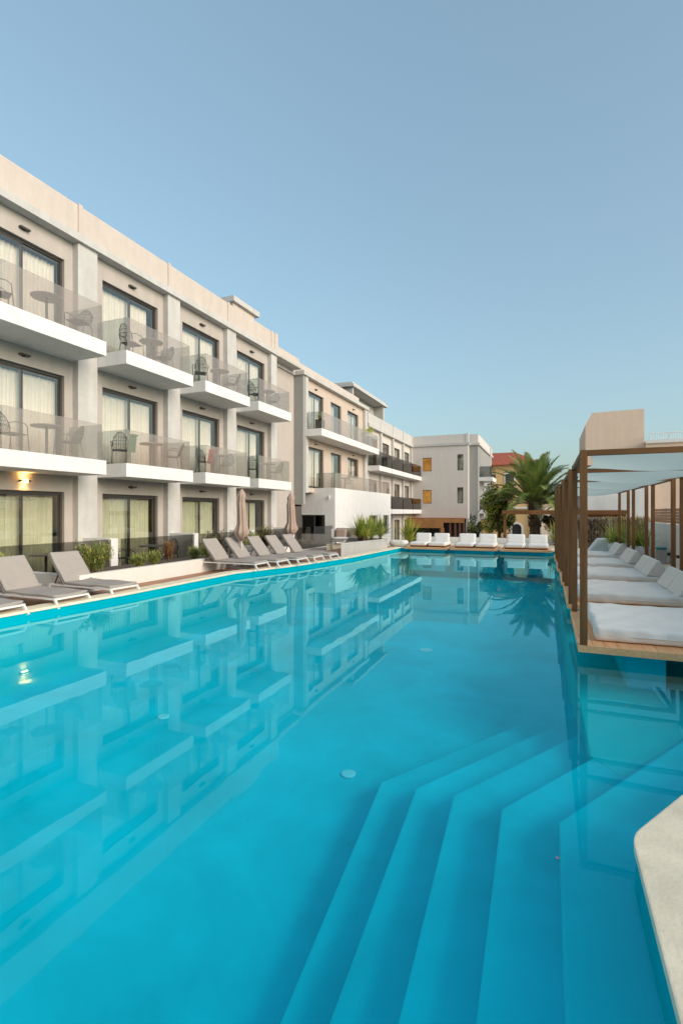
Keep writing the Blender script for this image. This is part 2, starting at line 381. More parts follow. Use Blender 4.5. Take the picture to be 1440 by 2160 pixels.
# near right slab with rounded corner
c = Vector((.35,2.6)); arc = []
for t in range(7):
    a = t/6
    p0 = Vector((.35,2.52)); p2 = c+D*.08
    p = p0*(1-a)**2+c*2*a*(1-a)+p2*a*a; arc.append((p.x,p.y))
rc.prism([(.35,-6),(6,-6),(6,11.2),(c.x+D.x*7,c.y+D.y*7)] [:0]+[(6,-6),(6,6.835),(3.3,7.3),(3.0,6.885)]+arc[::-1]+[(.35,-6)], .075, .12)
tag(mesh_obj('right_coping', rc, M['coping'], bevel=.008), 'cream stone coping slab at the near right corner', None, kind='structure')
wl = MB(); wl.prism([(3.6,-6),(6.0,-6),(6.0,6.8),(3.6,6.8)], -.25, .07)
rd = MB()
rd.box(2.62,6.5,6.9,21.8,-.3,.09)
tag(mesh_obj('right_pavement', rd, M['coping']), 'cream paved terrace behind the daybed pergolas', None, kind='structure')
fd = MB(); fd.prism([(-9.5,21.32),(6.5,21.8+.02),(6.5,24.4),(-9.5,24.4)], -.3, .085)
tag(mesh_obj('far_pavement', fd, M['coping']), 'cream paved terrace behind the far daybeds', None, kind='structure')

# wooden deck left, individual boards
dk = MB()
def edge_x(y, pts):
    for a, b in zip(pts, pts[1:]):
        if a[1] <= y <= b[1]: return a[0]+(b[0]-a[0])*(y-a[1])/(b[1]-a[1])
    return pts[-1][0]
x = -9.28
while x < -5.9:
    y0 = -6
    if x < -8.42: y1 = 7.05
    else: y1 = 21.0
    # board end where coping begins
    seg = []; yy = y0
    step = .25; s0 = None
    while yy < y1:
        ok = x+.095 < edge_x(yy, outr)-.005 and x+.095 < edge_x(min(yy+step,20.4), outr)-.005
        if ok and s0 is None: s0 = yy
        if (not ok) and s0 is not None: seg.append((s0,yy)); s0=None
        yy += step
    if s0 is not None: seg.append((s0,y1))
    for a,b in seg: dk.box(x, x+.095, a, b, -.05, .0)
    x += .1
tag(mesh_obj('wooden_deck', dk, M['deckb']), 'brown timber deck strip under the left loungers', None, kind='structure')
# ------------------------------------------------------------------ hotel blocks
Zg, Z1, Z2 = -.16, 2.915, 6.0
def wavy(y0, y1, z0, z1, x, amp=.03, per=.11, seed=0):
    mb = MB(); rnd = random.Random(seed); n = max(8, int((y1-y0)/per*6)); vs = []; ph = rnd.random()*6
    for i in range(n+1):
        y = y0+(y1-y0)*i/n; t = (y-y0)/per*2*PI
        a = amp*(math.sin(t+ph+.8*math.sin(t*.23))+.35*math.sin(t*.47+ph))
        vs += [(x+a*.7, y, z1), (x+a, y+.004*math.sin(t), z0)]
    return mb.add(vs, [(2*i,2*i+1,2*i+3,2*i+2) for i in range(n)])
def slide_door(T, xw, y0, y1, z0, z1, par=None, curtain='curtain', cover=(0,1), seed=0, n=2, glassm='winglass', top=.0):
    """sliding glass door/window in a wall facing +X; wall outer face at xw"""
    xf = xw-.09
    fr = MB(); t = .055
    fr.box(xf-.06,xf,y0,y0+t,z0,z1); fr.box(xf-.06,xf,y1-t,y1,z0,z1)
    fr.box(xf-.06,xf,y0+t,y1-t,z1-t,z1); fr.box(xf-.06,xf,y0+t,y1-t,z0,z0+.05)
    w = (y1-y0-2*t)/n
    for i in range(n):       # sashes
        a = y0+t+w*i; b = a+w; xs = xf-.035 if i%2 else xf-.012
        if i: fr.box(xs-.03,xs+.008,a-.035,a+.04,z0+.05,z1-t)
        fr.box(xs-.025,xs,a+.003,b-.003,z1-t-.05,z1-t-.002); fr.box(xs-.025,xs,a+.003,b-.003,z0+.052,z0+.12)
    fr.box(xs-.03,xs+.005,y1-t-.06,y1-t-.003,z0+.122,z1-t-.052)
    door = T.part('sliding_door' if z1-z0>2 else 'window', fr, M['frame'])
    for i in range(n):
        a = y0+t+w*i; gb = MB(); xg = xf-.03 if i%2 else xf-.016
        gb.box(xg-.006,xg,a+.02,a+w-.02,z0+.1,z1-t-.04)
        T.part('glass_pane', gb, M[glassm], parent=door)
    cb = wavy(y0+.06+(y1-y0-.12)*cover[0], y0+.06+(y1-y0-.12)*cover[1], z0+.03, z1-.12-top, xw-.30, seed=seed)
    T.part('curtain', cb, M[curtain], parent=door, recalc=False)
    return door
def wall_x(mb, xo, th, y0, y1, z0, z1, holes):
    """wall facing +X with rectangular holes sorted by y, all inside z0..z1"""
    y = y0
    for (a,b,c,d) in holes:
        if a > y: mb.box(xo-th,xo,y,a,z0,z1)
        if c > z0+.001: mb.box(xo-th,xo,a,b,z0,c)
        if d < z1-.001: mb.box(xo-th,xo,a,b,d,z1)
        y = b
    if y < y1: mb.box(xo-th,xo,y,y1,z0,z1)
def wall_y(mb, yo, th, x0, x1, z0, z1, holes):
    """wall facing -Y, outer face at yo"""
    x = x0
    for (a,b,c,d) in holes:
        if a > x: mb.box(x,a,yo,yo+th,z0,z1)
        if c > z0+.001: mb.box(a,b,yo,yo+th,z0,c)
        if d < z1-.001: mb.box(a,b,yo,yo+th,d,z1)
        x = b
    if x < x1: mb.box(x,x1,yo,yo+th,z0,z1)
def glass_rail(T, par, xf, xb, y0, y1, z, h=.93, mat='balglass', sides=(1,1), cut=1.45, clips=True):
    k = max(1, round((y1-y0)/cut)); w = (y1-y0)/k
    for i in range(k):
        gb = MB(); gb.box(xf-.012,xf,y0+w*i+.004,y0+w*(i+1)-.004,z+.01,z+h)
        T.part('glass_panel', gb, M[mat], parent=par)
    if sides[0]: gb = MB(); gb.box(xb+.01,xf-.016,y0,y0+.012,z+.01,z+h); T.part('side_glass_panel', gb, M['sideglass' if mat=='balglass' else mat], parent=par)
    if sides[1]: gb = MB(); gb.box(xb+.01,xf-.016,y1-.012,y1,z+.01,z+h); T.part('side_glass_panel', gb, M['sideglass' if mat=='balglass' else mat], parent=par)

A = Thing('hotel_building', 'nearest hotel block with white balconies and four bays of glass doors, at left', 'hotel', (-12,12,-.2))
XP, XR, XB = -11.65, -11.85, -10.6
pill = [(2.9,3.6),(6.4,7.0),(9.8,10.43),(13.25,13.85),(16.6,17.2),(19.98,20.5)]
bays = [(pill[i][1],pill[i+1][0]) for i in range(5)]
wm = MB()
for k,(z0,z1) in enumerate(((-.2,Z1),(Z1,Z2),(Z2,8.84))):
    zb = (Zg,Z1,Z2)[k]
    hs = [(a+.35,b-.25,zb if k else -.16,zb+2.27) for a,b in bays]
    wall_x(wm, XR, .2, 2.9, 20.3, z0, z1, hs)
T_wall = A.part('wall', wm, M['peach'])
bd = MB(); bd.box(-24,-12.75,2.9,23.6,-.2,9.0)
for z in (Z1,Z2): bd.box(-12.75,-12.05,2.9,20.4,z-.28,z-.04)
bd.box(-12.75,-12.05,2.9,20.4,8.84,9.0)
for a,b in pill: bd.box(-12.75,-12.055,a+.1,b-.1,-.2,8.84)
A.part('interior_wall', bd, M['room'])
for a,b in pill:
    p = MB(); p.box(-12.0,XP,a,b,-.2,8.825); A.part('pillar', p, M['cream'], bevel=.006)
cn = MB(); cn.box(-12.2,-11.55,2.8,20.62,8.825,9.03); A.part('cornice', cn, M['cream'], bevel=.008)
so = MB(); so.box(-12.0,-11.57,2.9,20.5,8.80,8.823)
pp = MB(); pp.box(-11.85,-11.66,2.8,20.55,9.06,9.83); pp.box(-24,-11.66,2.8,3.0,9.06,9.82)
for a,b in pill[1:]: pp.box(-11.90,-11.62,a-.0,a+.13,9.06,9.86)
pp.box(-11.88,-11.63,20.30,20.58,9.06,9.86); pp.box(-24,-11.88,20.40,20.58,9.06,9.83)
A.part('parapet', pp, M['para'], bevel=.01)
gr = MB(); gr.box(-11.84,-11.68,2.85,20.5,9.031,9.058); A.part('shadow_gap', gr, M['dgrey'])
rf = MB(); rf.box(-24,-11.87,3.02,23.5,9.03,9.12); A.part('roof', rf, M['grey'])
bk = MB(); bk.box(-13.9,-13.0,18.95,20.7,9.13,10.95); rb = A.part('roof_hut', bk, M['para'])
bs = MB(); bs.box(-14.1,-12.85,18.8,20.95,10.96,11.2); A.part('hut_roof', bs, M['cream'], parent=rb, bevel=.01)
bs = MB(); bs.box(-15.9,-12.7,20.95,24.8,9.13,10.02); A.part('raised_parapet', bs, M['para'], bevel=.01)
for i,(a,b) in enumerate(bays):
    for k,z in enumerate((Zg,Z1,Z2)):
        slide_door(A, XR, a+.35, b-.25, z, z+2.26, curtain='curtaing' if k==0 else 'curtain', seed=i*3+k,
                   cover=[[(0,1),(.03,.97),(0,.97),(0.14,1),(0.0,.88)],[(0,1),(0,1),(.05,1),(0,.95),(0,.9)],[(0,1),(0,1),(0,.93),(.08,1),(0,1)]][k][i], top=0)
    for k,z in enumerate((Z1,Z2)):
        s = MB(); s.box(XR+.005,XB,a+.01,b-.03,z-.37,z)
        bal = A.part('balcony', s, M['white'], bevel=.008)
        glass_rail(A, bal, XB-.05, XR+.02, a+.09, b-.12, z)
# recess part between block 1 and 2
rw = MB(); wall_x(rw, -12.5, .2, 20.5, 23.8, -.2, 8.84, [(20.9,21.5,.9,2.2)])
A.part('recess_wall', rw, M['peach'])
cn = MB(); cn.box(-12.75,-12.4,20.63,23.75,8.845,9.05); A.part('recess_cornice', cn, M['cream'])
for (y0,y1,z0,z1) in ((20.9,21.5,7.05,7.25),(20.9,21.35,3.7,4.7)):
    m = MB(); m.box(-12.52,-12.46,y0,y1,z0,z1); A.part('small_window', m, M['frame'])
m = MB(); m.box(-12.62,-12.53,20.92,21.48,.92,2.18); A.part('dark_window', m, M['black'])
pr = MB(); pr.box(-12.85,-12.66,20.6,24.0,9.06,9.83)

# block 2
B = Thing('hotel_building', 'middle hotel block with long balcony above a projecting white ground-floor box', 'hotel', (-12,29,-1.3))
XP2, XR2 = -11.95, -12.12
w2 = MB()
holes = {Z1:[(24.75,26.8,Z1,Z1+2.27),(27.85,29.5,Z1,Z1+2.27),(30.6,32.6,Z1+.95,Z1+2.27)], Z2:[(24.75,26.8,Z2,Z2+2.25),(27.85,29.5,Z2+.0,Z2+2.25),(30.6,32.6,Z2+.0,Z2+2.25)]}
wall_x(w2, XR2, .2, 24.1, 33.5, Z1-.25, Z2, holes[Z1]); wall_x(w2, XR2, .2, 24.1, 33.5, Z2, 8.84, holes[Z2])
B.part('wall', w2, M['peachb'])
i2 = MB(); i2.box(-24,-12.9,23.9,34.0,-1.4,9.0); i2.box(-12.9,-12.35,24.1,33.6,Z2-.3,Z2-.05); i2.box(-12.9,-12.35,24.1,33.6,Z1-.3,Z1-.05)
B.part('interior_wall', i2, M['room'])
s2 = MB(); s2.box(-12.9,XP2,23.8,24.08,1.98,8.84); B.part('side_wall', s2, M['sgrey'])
p = MB(); p.box(-12.3,XP2+.02,24.085,24.42,Z1-.3,8.84); B.part('pillar', p, M['cream'], bevel=.006)
p = MB(); p.box(-12.3,XP2+.02,33.5,34.0,-1.3,8.84); B.part('pillar', p, M['cream'], bevel=.006)
cn = MB(); cn.box(-12.9,-11.84,23.72,34.1,8.845,9.07); B.part('cornice', cn, M['cream'], bevel=.008)
pp = MB(); pp.box(-12.85,-12.66,23.6,34.2,9.075,9.83); pp.box(-12.85,-12.66,20.6,23.6,9.075,9.83); B.part('parapet', pp, M['para'])
hb = MB(); hb.box(-14.3,-13.9,33.9,42,9.0,10.6); hb.box(-14.3,-13.05,33.9,34.15,9.0,10.6); hb.box(-14.3,-13.05,41.2,41.6,8.6,10.6); hb.box(-13.25,-13.05,34.15,37,9.0,9.5)
h = B.part('roof_hut', hb, M['grey'])
hs = MB(); hs.box(-14.6,-12.85,33.6,41.9,10.62,10.82); hs.box(-14.45,-13.0,33.75,41.75,10.824,10.98); B.part('hut_roof', hs, M['cream'], parent=h, bevel=.01)
seed = 40
for z in (Z1,Z2):
    for (a,b,c,d) in holes[z]:
        seed += 1; slide_door(B, XR2, a, b, c, d, seed=seed, cover=(0,1) if seed%3 else (0,.7))
s = MB(); s.box(-12.1,-11.0,24.1,33.8,Z2-.38,Z2); bal = B.part('balcony', s, M['white'], bevel=.008)
glass_rail(B, bal, -11.05, -12.05, 24.2, 33.7, Z2, h=.92)
# projecting ground floor box
bx = MB(); wall_x(bx, -10.84, .25, 25.5, 36.1, -1.4, Z1, [(31.2,33.0,.0,1.35),(34.3,35.6,.0,1.35)])
wall_y(bx, 25.5, .25, -13.6, -11.092, -1.4, Z1, [(-13.35,-11.45,.35,1.42)])
bx.box(-12.9,-11.09,25.75,36.1,Z1-.2,Z1-.003)
bxo = B.part('annex_wall', bx, M['white'])
m = MB(); m.box(-13.35,-11.45,25.62,25.66,.35,1.42); ww = B.part('long_window', m, M['darkglass'])
m = MB(); m.box(-13.6,-11.3,25.9,26.0,-.2,1.7); B.part('dark_interior', m, M['black'])
m = MB()
for (x0,x1,z0,z1) in ((-13.35,-11.45,1.37,1.42),(-13.35,-11.45,.35,.40),(-13.35,-13.3,.4,1.37),(-11.5,-11.45,.4,1.37),(-12.15,-12.1,.4,1.37)): m.box(x0,x1,25.55,25.615,z0,z1)
B.part('window_frame', m, M['frame'], parent=ww)
for (a,b) in ((31.2,33.0),(34.3,35.6)): slide_door(B, -10.9, a, b, .0, 1.35, seed=int(a), curtain='curtaing', n=2, glassm='darkglass')
glass_rail(B, bxo, -10.86, -12.0, 25.52, 36.0, Z1, h=.84, mat='balglass', sides=(1,0), cut=1.7)
m = MB(); m.box(-13.9,-12.9,23.82,26,1.9,1.98); B.part('overhang', m, M['grey'])
# wall lamp / camera on annex
cm = MB(); cm.rbox((-11.15,25.42,2.42),(.1,.12,.12),.04,4); cm.bar((-11.15,25.5,2.5),(-11.15,25.42,2.47),.03); cm.rbox((-11.15,25.4,2.32),(.07,.07,.1),.03,4)
tag(mesh_obj('security_camera', cm, M['white'], smooth=True), 'small white dome camera high on the white annex wall', 'camera')

# block 3
Cc = Thing('hotel_building', 'far hotel block with two rows of smoked-glass balconies, beyond the white annex', 'hotel', (-12,40,-1.3))
XP3, XR3 = -11.95, -12.15; Y0,Y1 = 34.02,47.0; za, zb_ = 1.80, 4.90
w3 = MB(); bw = (Y1-Y0)/4
for (z0,z1,zz) in ((-1.4,za,-1.3),(za,zb_,za),(zb_,7.75,zb_)):
    wall_x(w3, XR3, .2, Y0, Y1, z0, z1, [(Y0+bw*i+.65,Y0+bw*i+2.75,max(zz,z0),zz+2.2) for i in range(4)])
Cc.part('wall', w3, M['wing'])
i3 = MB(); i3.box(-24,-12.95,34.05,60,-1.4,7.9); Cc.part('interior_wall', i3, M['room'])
for i in range(5):
    p = MB(); y = Y0+bw*i; p.box(-12.3,XP3,y+(0 if i else .0),y+.32,-1.4,7.745) if i<4 else p.box(-12.3,XP3,Y1-.3,Y1,-1.4,7.745)
    Cc.part('pillar', p, M['cream'])
cn = MB(); cn.box(-12.9,-11.85,34.12,46.95,7.75,7.98); Cc.part('cornice', cn, M['cream'])
pp = MB(); pp.box(-12.2,-11.97,34.22,47.2,8.0,8.77)
for i in range(1,5): pp.box(-12.22,-11.93,Y0+bw*i-.1,Y0+bw*i+.12,8.0,8.81)
Cc.part('parapet', pp, M['cream'])
for i in range(4):
    for k,z in enumerate((-1.3,za,zb_)):
        y = Y0+bw*i; slide_door(Cc, XR3, y+.65, y+2.75, z, z+2.2, seed=60+i*3+k, cover=(0,.45) if (i+k)%2 else (.5,1), glassm='winglass', curtain='curtaing')
    for z in (za,zb_):
        s = MB(); y = Y0+bw*i; s.box(-12.1,-11.07,y+.03 ,y+bw-.05,z-.36,z); bal = Cc.part('balcony', s, M['white'])
        glass_rail(Cc, bal, -11.1, -12.0, y+.1, y+bw-.12, z, h=1.0, mat='farglass', cut=4)

# wing facing the camera
Dd = Thing('hotel_building', 'end wing of the hotel with two orange-lit windows, facing down the pool', 'hotel', (-9,50,-1.3))
YW = 47.0; w4 = MB()
hol = [(-10.98,-10.13,5.42,6.70),(-7.75,-7.2,5.42,6.9)]; hol2 = [(-10.98,-10.13,2.38,3.66),(-7.75,-7.2,2.38,3.85)]
wall_y(w4, YW, .25, -12.0, -6.75, 4.3, 7.75, hol); wall_y(w4, YW, .25, -12.0, -6.75, 1.0, 4.3, hol2)
w4.box(-7.0,-6.75,YW+.25,60,1.0,7.75)
Dd.part('wall', w4, M['wing'])
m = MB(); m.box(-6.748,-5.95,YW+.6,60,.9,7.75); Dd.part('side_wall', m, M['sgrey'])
m = MB(); m.box(-11.9,-7.05,YW+1.2,YW+1.3,-1.3,7.7); Dd.part('interior_wall', m, M['room'])
cn = MB(); cn.box(-12.0,-6.62,YW-.12,YW+.35,7.752,7.98); cn.box(-6.62,-5.8,YW+.45,60,7.752,7.98); Dd.part('cornice', cn, M['cream'])
pp = MB(); pp.box(-12.0,-6.75,YW+.02,YW+.25,8.0,8.77); pp.box(-6.98,-6.72,YW-.02,YW+.3,8.0,8.81); pp.box(-6.74,-5.95,YW+.62,YW+.9,8.0,8.77); pp.box(-6.15,-5.93,YW+.9,60,8.0,8.77)
Dd.part('parapet', pp, M['wing'])
M['litwin'] = stucco('orange_lit_blind', (.75,.38,.06), var=.15)
def litmat():
    m, nt, out = newmat('lit_orange_blind'); L = nt.links.new
    tc = N(nt,'ShaderNodeTexCoord'); n = N(nt,'ShaderNodeTexNoise'); n.inputs['Scale'].default_value=1.2; L(tc.outputs['Object'], n.inputs['Vector'])
    cr = N(nt,'ShaderNodeValToRGB'); cr.color_ramp.elements[0].color=(.30,.12,.02,1); cr.color_ramp.elements[1].color=(.62,.31,.07,1); cr.color_ramp.elements[0].position=.35; cr.color_ramp.elements[1].position=.65
    L(n.outputs['Fac'], cr.inputs[0]); e = N(nt,'ShaderNodeEmission'); e.inputs[1].default_value=.30; L(cr.outputs[0], e.inputs[0])
    L(e.outputs[0], out.inputs['Surface']); return m
M['litwin'] = litmat()
for hh in (hol, hol2):
    for j,(a,b,c,d) in enumerate(hh):
        f = MB(); t=.06; f.box(a,a+t,YW+.1,YW+.17,c,d); f.box(b-t,b,YW+.1,YW+.17,c,d); f.box(a+t,b-t,YW+.1,YW+.17,d-t,d); f.box(a+t,b-t,YW+.1,YW+.17,c,c+t)
        wo_ = Dd.part('window', f, M['woodr'] if j==0 else M['frame'])
        g_ = MB(); g_.box(a+t,b-t,YW+.13,YW+.14,c+t,d-t)
        Dd.part('lit_blind' if j==0 else 'glass_pane', g_, M['litwin'] if j==0 else M['winglass'], parent=wo_)
        if j: Dd.part('curtain', MB().box(a,b,YW+.4,YW+.42,c,d-.3), M['curtaing'], parent=wo_)
# restaurant front below the wing
m = MB(); m.box(-12.3,-8.75,YW-1.5,YW-1.35,.12,.98); Dd.part('timber_fascia', m, M['woodl'])
m = MB(); m.box(-8.74,-6.9,YW-1.5,YW-1.38,.62,.98); Dd.part('timber_fascia', m, M['woodl'])
m = MB(); m.box(-12.3,-6.9,YW-1.35,YW+.2,.99,1.05); Dd.part('canopy_roof', m, M['deckb'])
for i,xx in enumerate((-9.0,-8.2,-7.75,-7.35,-6.98)):
    m = MB(); m.box(xx,xx+(.32 if i==0 else .14),YW-1.5,YW-1.36,-1.3,.115 if i==0 else .6); Dd.part('timber_post', m, M['woodl'] if i==0 else M['woodr'])
m = MB(); m.box(-12.2,-6.9,YW+.9,YW+1.0,-1.3,1.0); Dd.part('dark_shopfront', m, M['black'])
for xx in (-11.3,-10.6,-9.6,-8.0): 
    m = MB(); m.box(xx,xx+.1,YW+.7,YW+.8,-1.3,.95); Dd.part('mullion', m, M['frame'])
for xx in (-6.95,-6.05):
    m = MB(); m.box(xx,xx+.28,YW+.02 if xx<-6.5 else YW+.62,YW+.3 if xx<-6.5 else YW+.9,-1.3,.99 if xx<-6.5 else .895); Dd.part('pillar', m, M['cream'])
for z in (1.8,4.85):
    s = MB(); s.box(-5.948,-4.75,YW+1.5,YW+5,z-.36,z); bal = Dd.part('balcony', s, M['white'])
    gg = MB(); gg.box(-5.9,-4.8,YW+1.52,YW+1.535,z+.005,z+1.0); gg.box(-4.815,-4.8,YW+1.54,YW+5,z+.005,z+1.0); Dd.part('glass_panel', gg, M['farglass'], parent=bal)
m = MB(); m.box(-5.0,-4.9,YW+1.7,YW+1.8,-1.3,7.7); Dd.part('downpipe', m, M['white'])

# ------------------------------------------------------------------ wall lamps (every door) 
proto = Thing('wall_lamp', '', 'wall lamp', (0,0,0), group='up and down wall lamps over the balcony doors')
m = MB(); m.box(.012,.10,-.13,.13,-.02,.02); proto.part('lamp_body', m, M['frame'], world=False, bevel=.004)
m = MB(); m.box(0,.014,-.05,.05,-.045,.045); proto.part('back_plate', m, M['frame'], world=False)
ORD = ['', 'first','second','third','fourth']
FL = ['ground floor','first floor','top floor']
used = False
def lamp_at(x,y,z,label):
    global used
    o = proto.o if not used else copy_tree(proto.o)
    used = True; o.location = (x,y,z); o['label'] = label; return o
for i in range(1,5):
    a,b = bays[i]
    for k,z in enumerate((Zg,Z1,Z2)):
        lab = 'small dark lamp over the %s door, %s bay of nearest block' % (FL[k], ORD[i])
        if i==1 and k==0: lab = 'lit wall lamp glowing orange over the ground floor door, far left'
        lamp_at(XR, (a+b)/2+.02, z+2.50, lab)
for (y,z,lab) in ((25.7,Z2+2.48,'small dark lamp above the large top door of the middle block'),(31.6,Z2+2.48,'small dark lamp above the right top window of the middle block'),
                  (25.7,Z1+2.48,'small dark lamp under the long balcony, above the large door'),(31.6,Z1+2.48,'small dark lamp under the long balcony, above the right window')):
    lamp_at(XR2, y, z, lab)
# lit lamp: glowing lenses and real lamps
ly = (bays[1][0]+bays[1][1])/2+.02; lz = Zg+2.50
lit = [o for o in bpy.data.objects if o.get('label','').startswith('lit wall lamp')][0]
M['bulb'] = emit('lit_lamp_lens', (1.,.60,.20), 16)
for s_ in (-1,1):
    m = MB(); m.box(.03,.085,-.07,.07,.024*s_,.03*s_); mesh_obj('lamp_lens', m, M['bulb'], lit)
    ld = bpy.data.lights.new('lamp_glow','SPOT'); ld.energy = 6; ld.color=(1.,.47,.10); ld.spot_size=R(125); ld.spot_blend=.9; ld.shadow_soft_size=.03
    lo = bpy.data.objects.new('lamp_glow', ld); COL.objects.link(lo); lo.parent = lit; lo.location=(.07,0,.05*s_); lo.rotation_euler=(R(180) if s_>0 else 0,0,0)

# ------------------------------------------------------------------ balcony chairs and tables
def make_chair():
    t = Thing('balcony_chair','', 'chair', group='metal chairs on the balconies')
    m = MB(); m.rbox((0,0,.42),(.42,.42,.03),.014,8); t.part('seat', m, M['metal'], world=False, smooth=True)
    # oval back made of a rim and close slats
    b = MB(); pts=[]
    def bp(u,v): return (-.20-.16*v-.02*math.cos(u*PI/2), .21*u*(1-.35*max(0,v-.5)), .43+.46*v)
    for i in range(13):
        th = PI*i/12; pts.append(bp(math.cos(th)*1.0, .15+.85*math.sin(th)))
    b.tube(pts,.012,6)
    for i in range(-4,5):
        u = i/4.6; vt = .15+.85*math.sqrt(max(0,1-u*u))
        b.tube([bp(u,0),bp(u,vt*.5),bp(u,vt)],.008,5)
    for v in (.3,.5,.7): b.tube([bp(-.95,v),bp(0,v),bp(.95,v)],.007,5)
    t.part('backrest', b, M['metal'], world=False, smooth=True)
    for s_ in (-1,1):
        a = MB(); a.tube([(-.28,.22*s_,.62),(-.15,.26*s_,.66),(.08,.27*s_,.66),(.18,.26*s_,.60),(.20,.24*s_,.43)],.011,6); t.part('armrest', a, M['metal'], world=False, smooth=True)
        l = MB(); l.tube([(.20,.24*s_,.43),(.24,.25*s_,0)],.011,6); t.part('leg', l, M['metal'], world=False)
        l = MB(); l.tube([(-.20,.20*s_,.42),(-.28,.24*s_,0)],.011,6); t.part('leg', l, M['metal'], world=False)
    return t.o
def make_table():
    t = Thing('round_table','', 'table', group='round tables on the balconies')
    m = MB(); m.lathe((0,0,0),[(.0,.70),(.33,.70),(.345,.71),(.345,.725),(.33,.735),(0,.735)],28); t.part('tabletop', m, M['tabletop'], world=False)
    m = MB(); m.tube([(0,0,.02),(0,0,.70)],.03,10); t.part('pedestal', m, M['metal'], world=False)
    m = MB(); m.lathe((0,0,0),[(0,0),(.22,0),(.22,.012),(.04,.03),(0,.03)],20); t.part('base', m, M['metal'], world=False)
    return t.o
ch0, tb0 = make_chair(), make_table(); cu = tu = False
def chair(x,y,z,rz,label):
    global cu
    o = ch0 if not cu else copy_tree(ch0); cu = True
    o.location=(x,y,z); o.rotation_euler=(0,0,rz); o['label']=label
def table(x,y,z,label):
    global tu
    o = tb0 if not tu else copy_tree(tb0); tu = True
    o.location=(x,y,z); o['label']=label
for i in range(1,5):
    a,b = bays[i]
    for k,z in enumerate((Z1,Z2)):
        j = (i*7+k*3)%5; jx = (.0,.12,-.08,.18)[(i+k)%4]
        w_ = '%s balcony, %s bay' % (('lower','upper')[k], ORD[i])
        chair(-11.2+jx*.5, a+.52+jx, z, R(90-25+17*j), 'dark metal chair left of the table on '+w_)
        chair(-11.12-jx*.6, b-.55-jx, z, R(-90+20-14*j), 'dark metal chair right of the table on '+w_)
        table(-11.08, a+1.45, z, 'round grey table behind glass on '+w_)
for i in range(1,5):
    a,b = bays[i]
    chair(-11.25, a+.55, Zg+.0, R(70), 'grey chair left of the table, ground terrace of %s bay' % ORD[i])
    chair(-11.15, b-.55, Zg+.0, R(-75), 'grey chair right of the table, ground terrace of %s bay' % ORD[i])
    table(-11.1, a+1.45, Zg+.0, 'round grey table behind smoked glass, ground terrace of %s bay' % ORD[i])
chair(-11.5, 29.2, Z1, R(-60), 'dark metal chair on the terrace above the white annex')
table(-11.4, 28.3, Z1, 'round table on the terrace above the white annex')

for (x,y,z,c_,lab) in ((-11.0,11.05,Z1,(.03,.22,.05),'green towel hung over the left chair, lower balcony of second bay'),(-11.05,14.75,Z1,(.45,.03,.05),'small red towel hung over the left chair, lower balcony of third bay')):
    m = MB(); m.rbox((0,0,.62),(.05,.26,.50),.022,8,fn=lambda p: Vector((p.x+.03*math.sin(p.z*9),p.y*(1-.4*p.z),p.z))); m.rbox((.05,.02,.86),(.14,.22,.06),.025,6)
    o = mesh_obj('towel', m, cloth('towel_%d'%int(y), c_, trans=0), smooth=True); o.location=(x,y,z); tag(o, lab, 'towel')
# ------------------------------------------------------------------ terraces, divider walls, planters
tf = MB(); tf.box(-11.84,-10.5,-6,25.4,-.26,-.16)
tag(mesh_obj('terrace_pavement', tf, M['tile']), 'grey tiled terrace floor in front of the ground floor doors', None, kind='structure')
names = ['leftmost','second','third','fourth','fifth']
dv = [6.5,9.94,13.3,16.7,20.1]
for i,y in enumerate(dv):
    m = MB(); m.box(-11.848,-10.67,y,y+.28,-.16,.88)
    tag(mesh_obj('divider_wall', m, M['white'], bevel=.008), 'low white wall between ground terraces, %s from the left' % names[i], 'wall', 'low white walls between the terraces')
for i in range(5):
    y0 = dv[i]+.30; y1 = (dv[i+1]-.02) if i<4 else 24.6
    if i == 0: pass
    t = Thing('glass_fence', 'smoked glass fence along the ground terrace, %s panel run from the left' % names[i], 'glass fence', (-10.6,y0,-.16), group='smoked glass fences in front of the terraces')
    k = max(1,round((y1-y0)/1.6))
    for j in range(k):
        m = MB(); m.box(-10.606,-10.594,y0+(y1-y0)*j/k+.005,y0+(y1-y0)*(j+1)/k-.005,-.12,.86); t.part('glass_panel', m, M['terglass'])
    m = MB(); m.box(-10.63,-10.57,y0,y1,-.16,-.12); t.part('bottom_rail', m, M['frame'])
y0=2.5; t = Thing('glass_fence', 'smoked glass fence beside the leftmost white divider wall', 'glass fence', (-10.6,y0,-.16), group='smoked glass fences in front of the terraces')
for j in range(3):
    m = MB(); m.box(-10.606,-10.594,y0+1.32*j,y0+1.32*j+1.31,-.12,.86); t.part('glass_panel', m, M['terglass'])
# planter walls
m = MB(); m.box(-8.55,-8.40,7.1,15.95,-.2,.345); m.box(-10.4,-8.551,7.1,7.25,-.2,.345); m.box(-10.55,-8.551,15.8,15.95,-.2,.345)
t = Thing('planter', 'long low white planter between the deck and the glass terraces', 'planter', (-9.5,11,-.2))
t.part('planter_wall', m, M['planter'], bevel=.008)
m = MB(); m.box(-10.55,-8.56,7.26,15.79,-.2,.16); t.part('soil', m, M['soil'])
m = MB(); m.box(-9.45,-9.31,1.0,7.0,-.2,.16)
t = Thing('planter', 'low cream planter ledge behind the two nearest grey loungers', 'planter', (-9.9,4,-.2))
t.part('planter_wall', m, M['planter'], bevel=.008)
m = MB(); m.box(-10.55,-9.46,1.0,7.0,-.2,.05); t.part('soil', m, M['soil'])
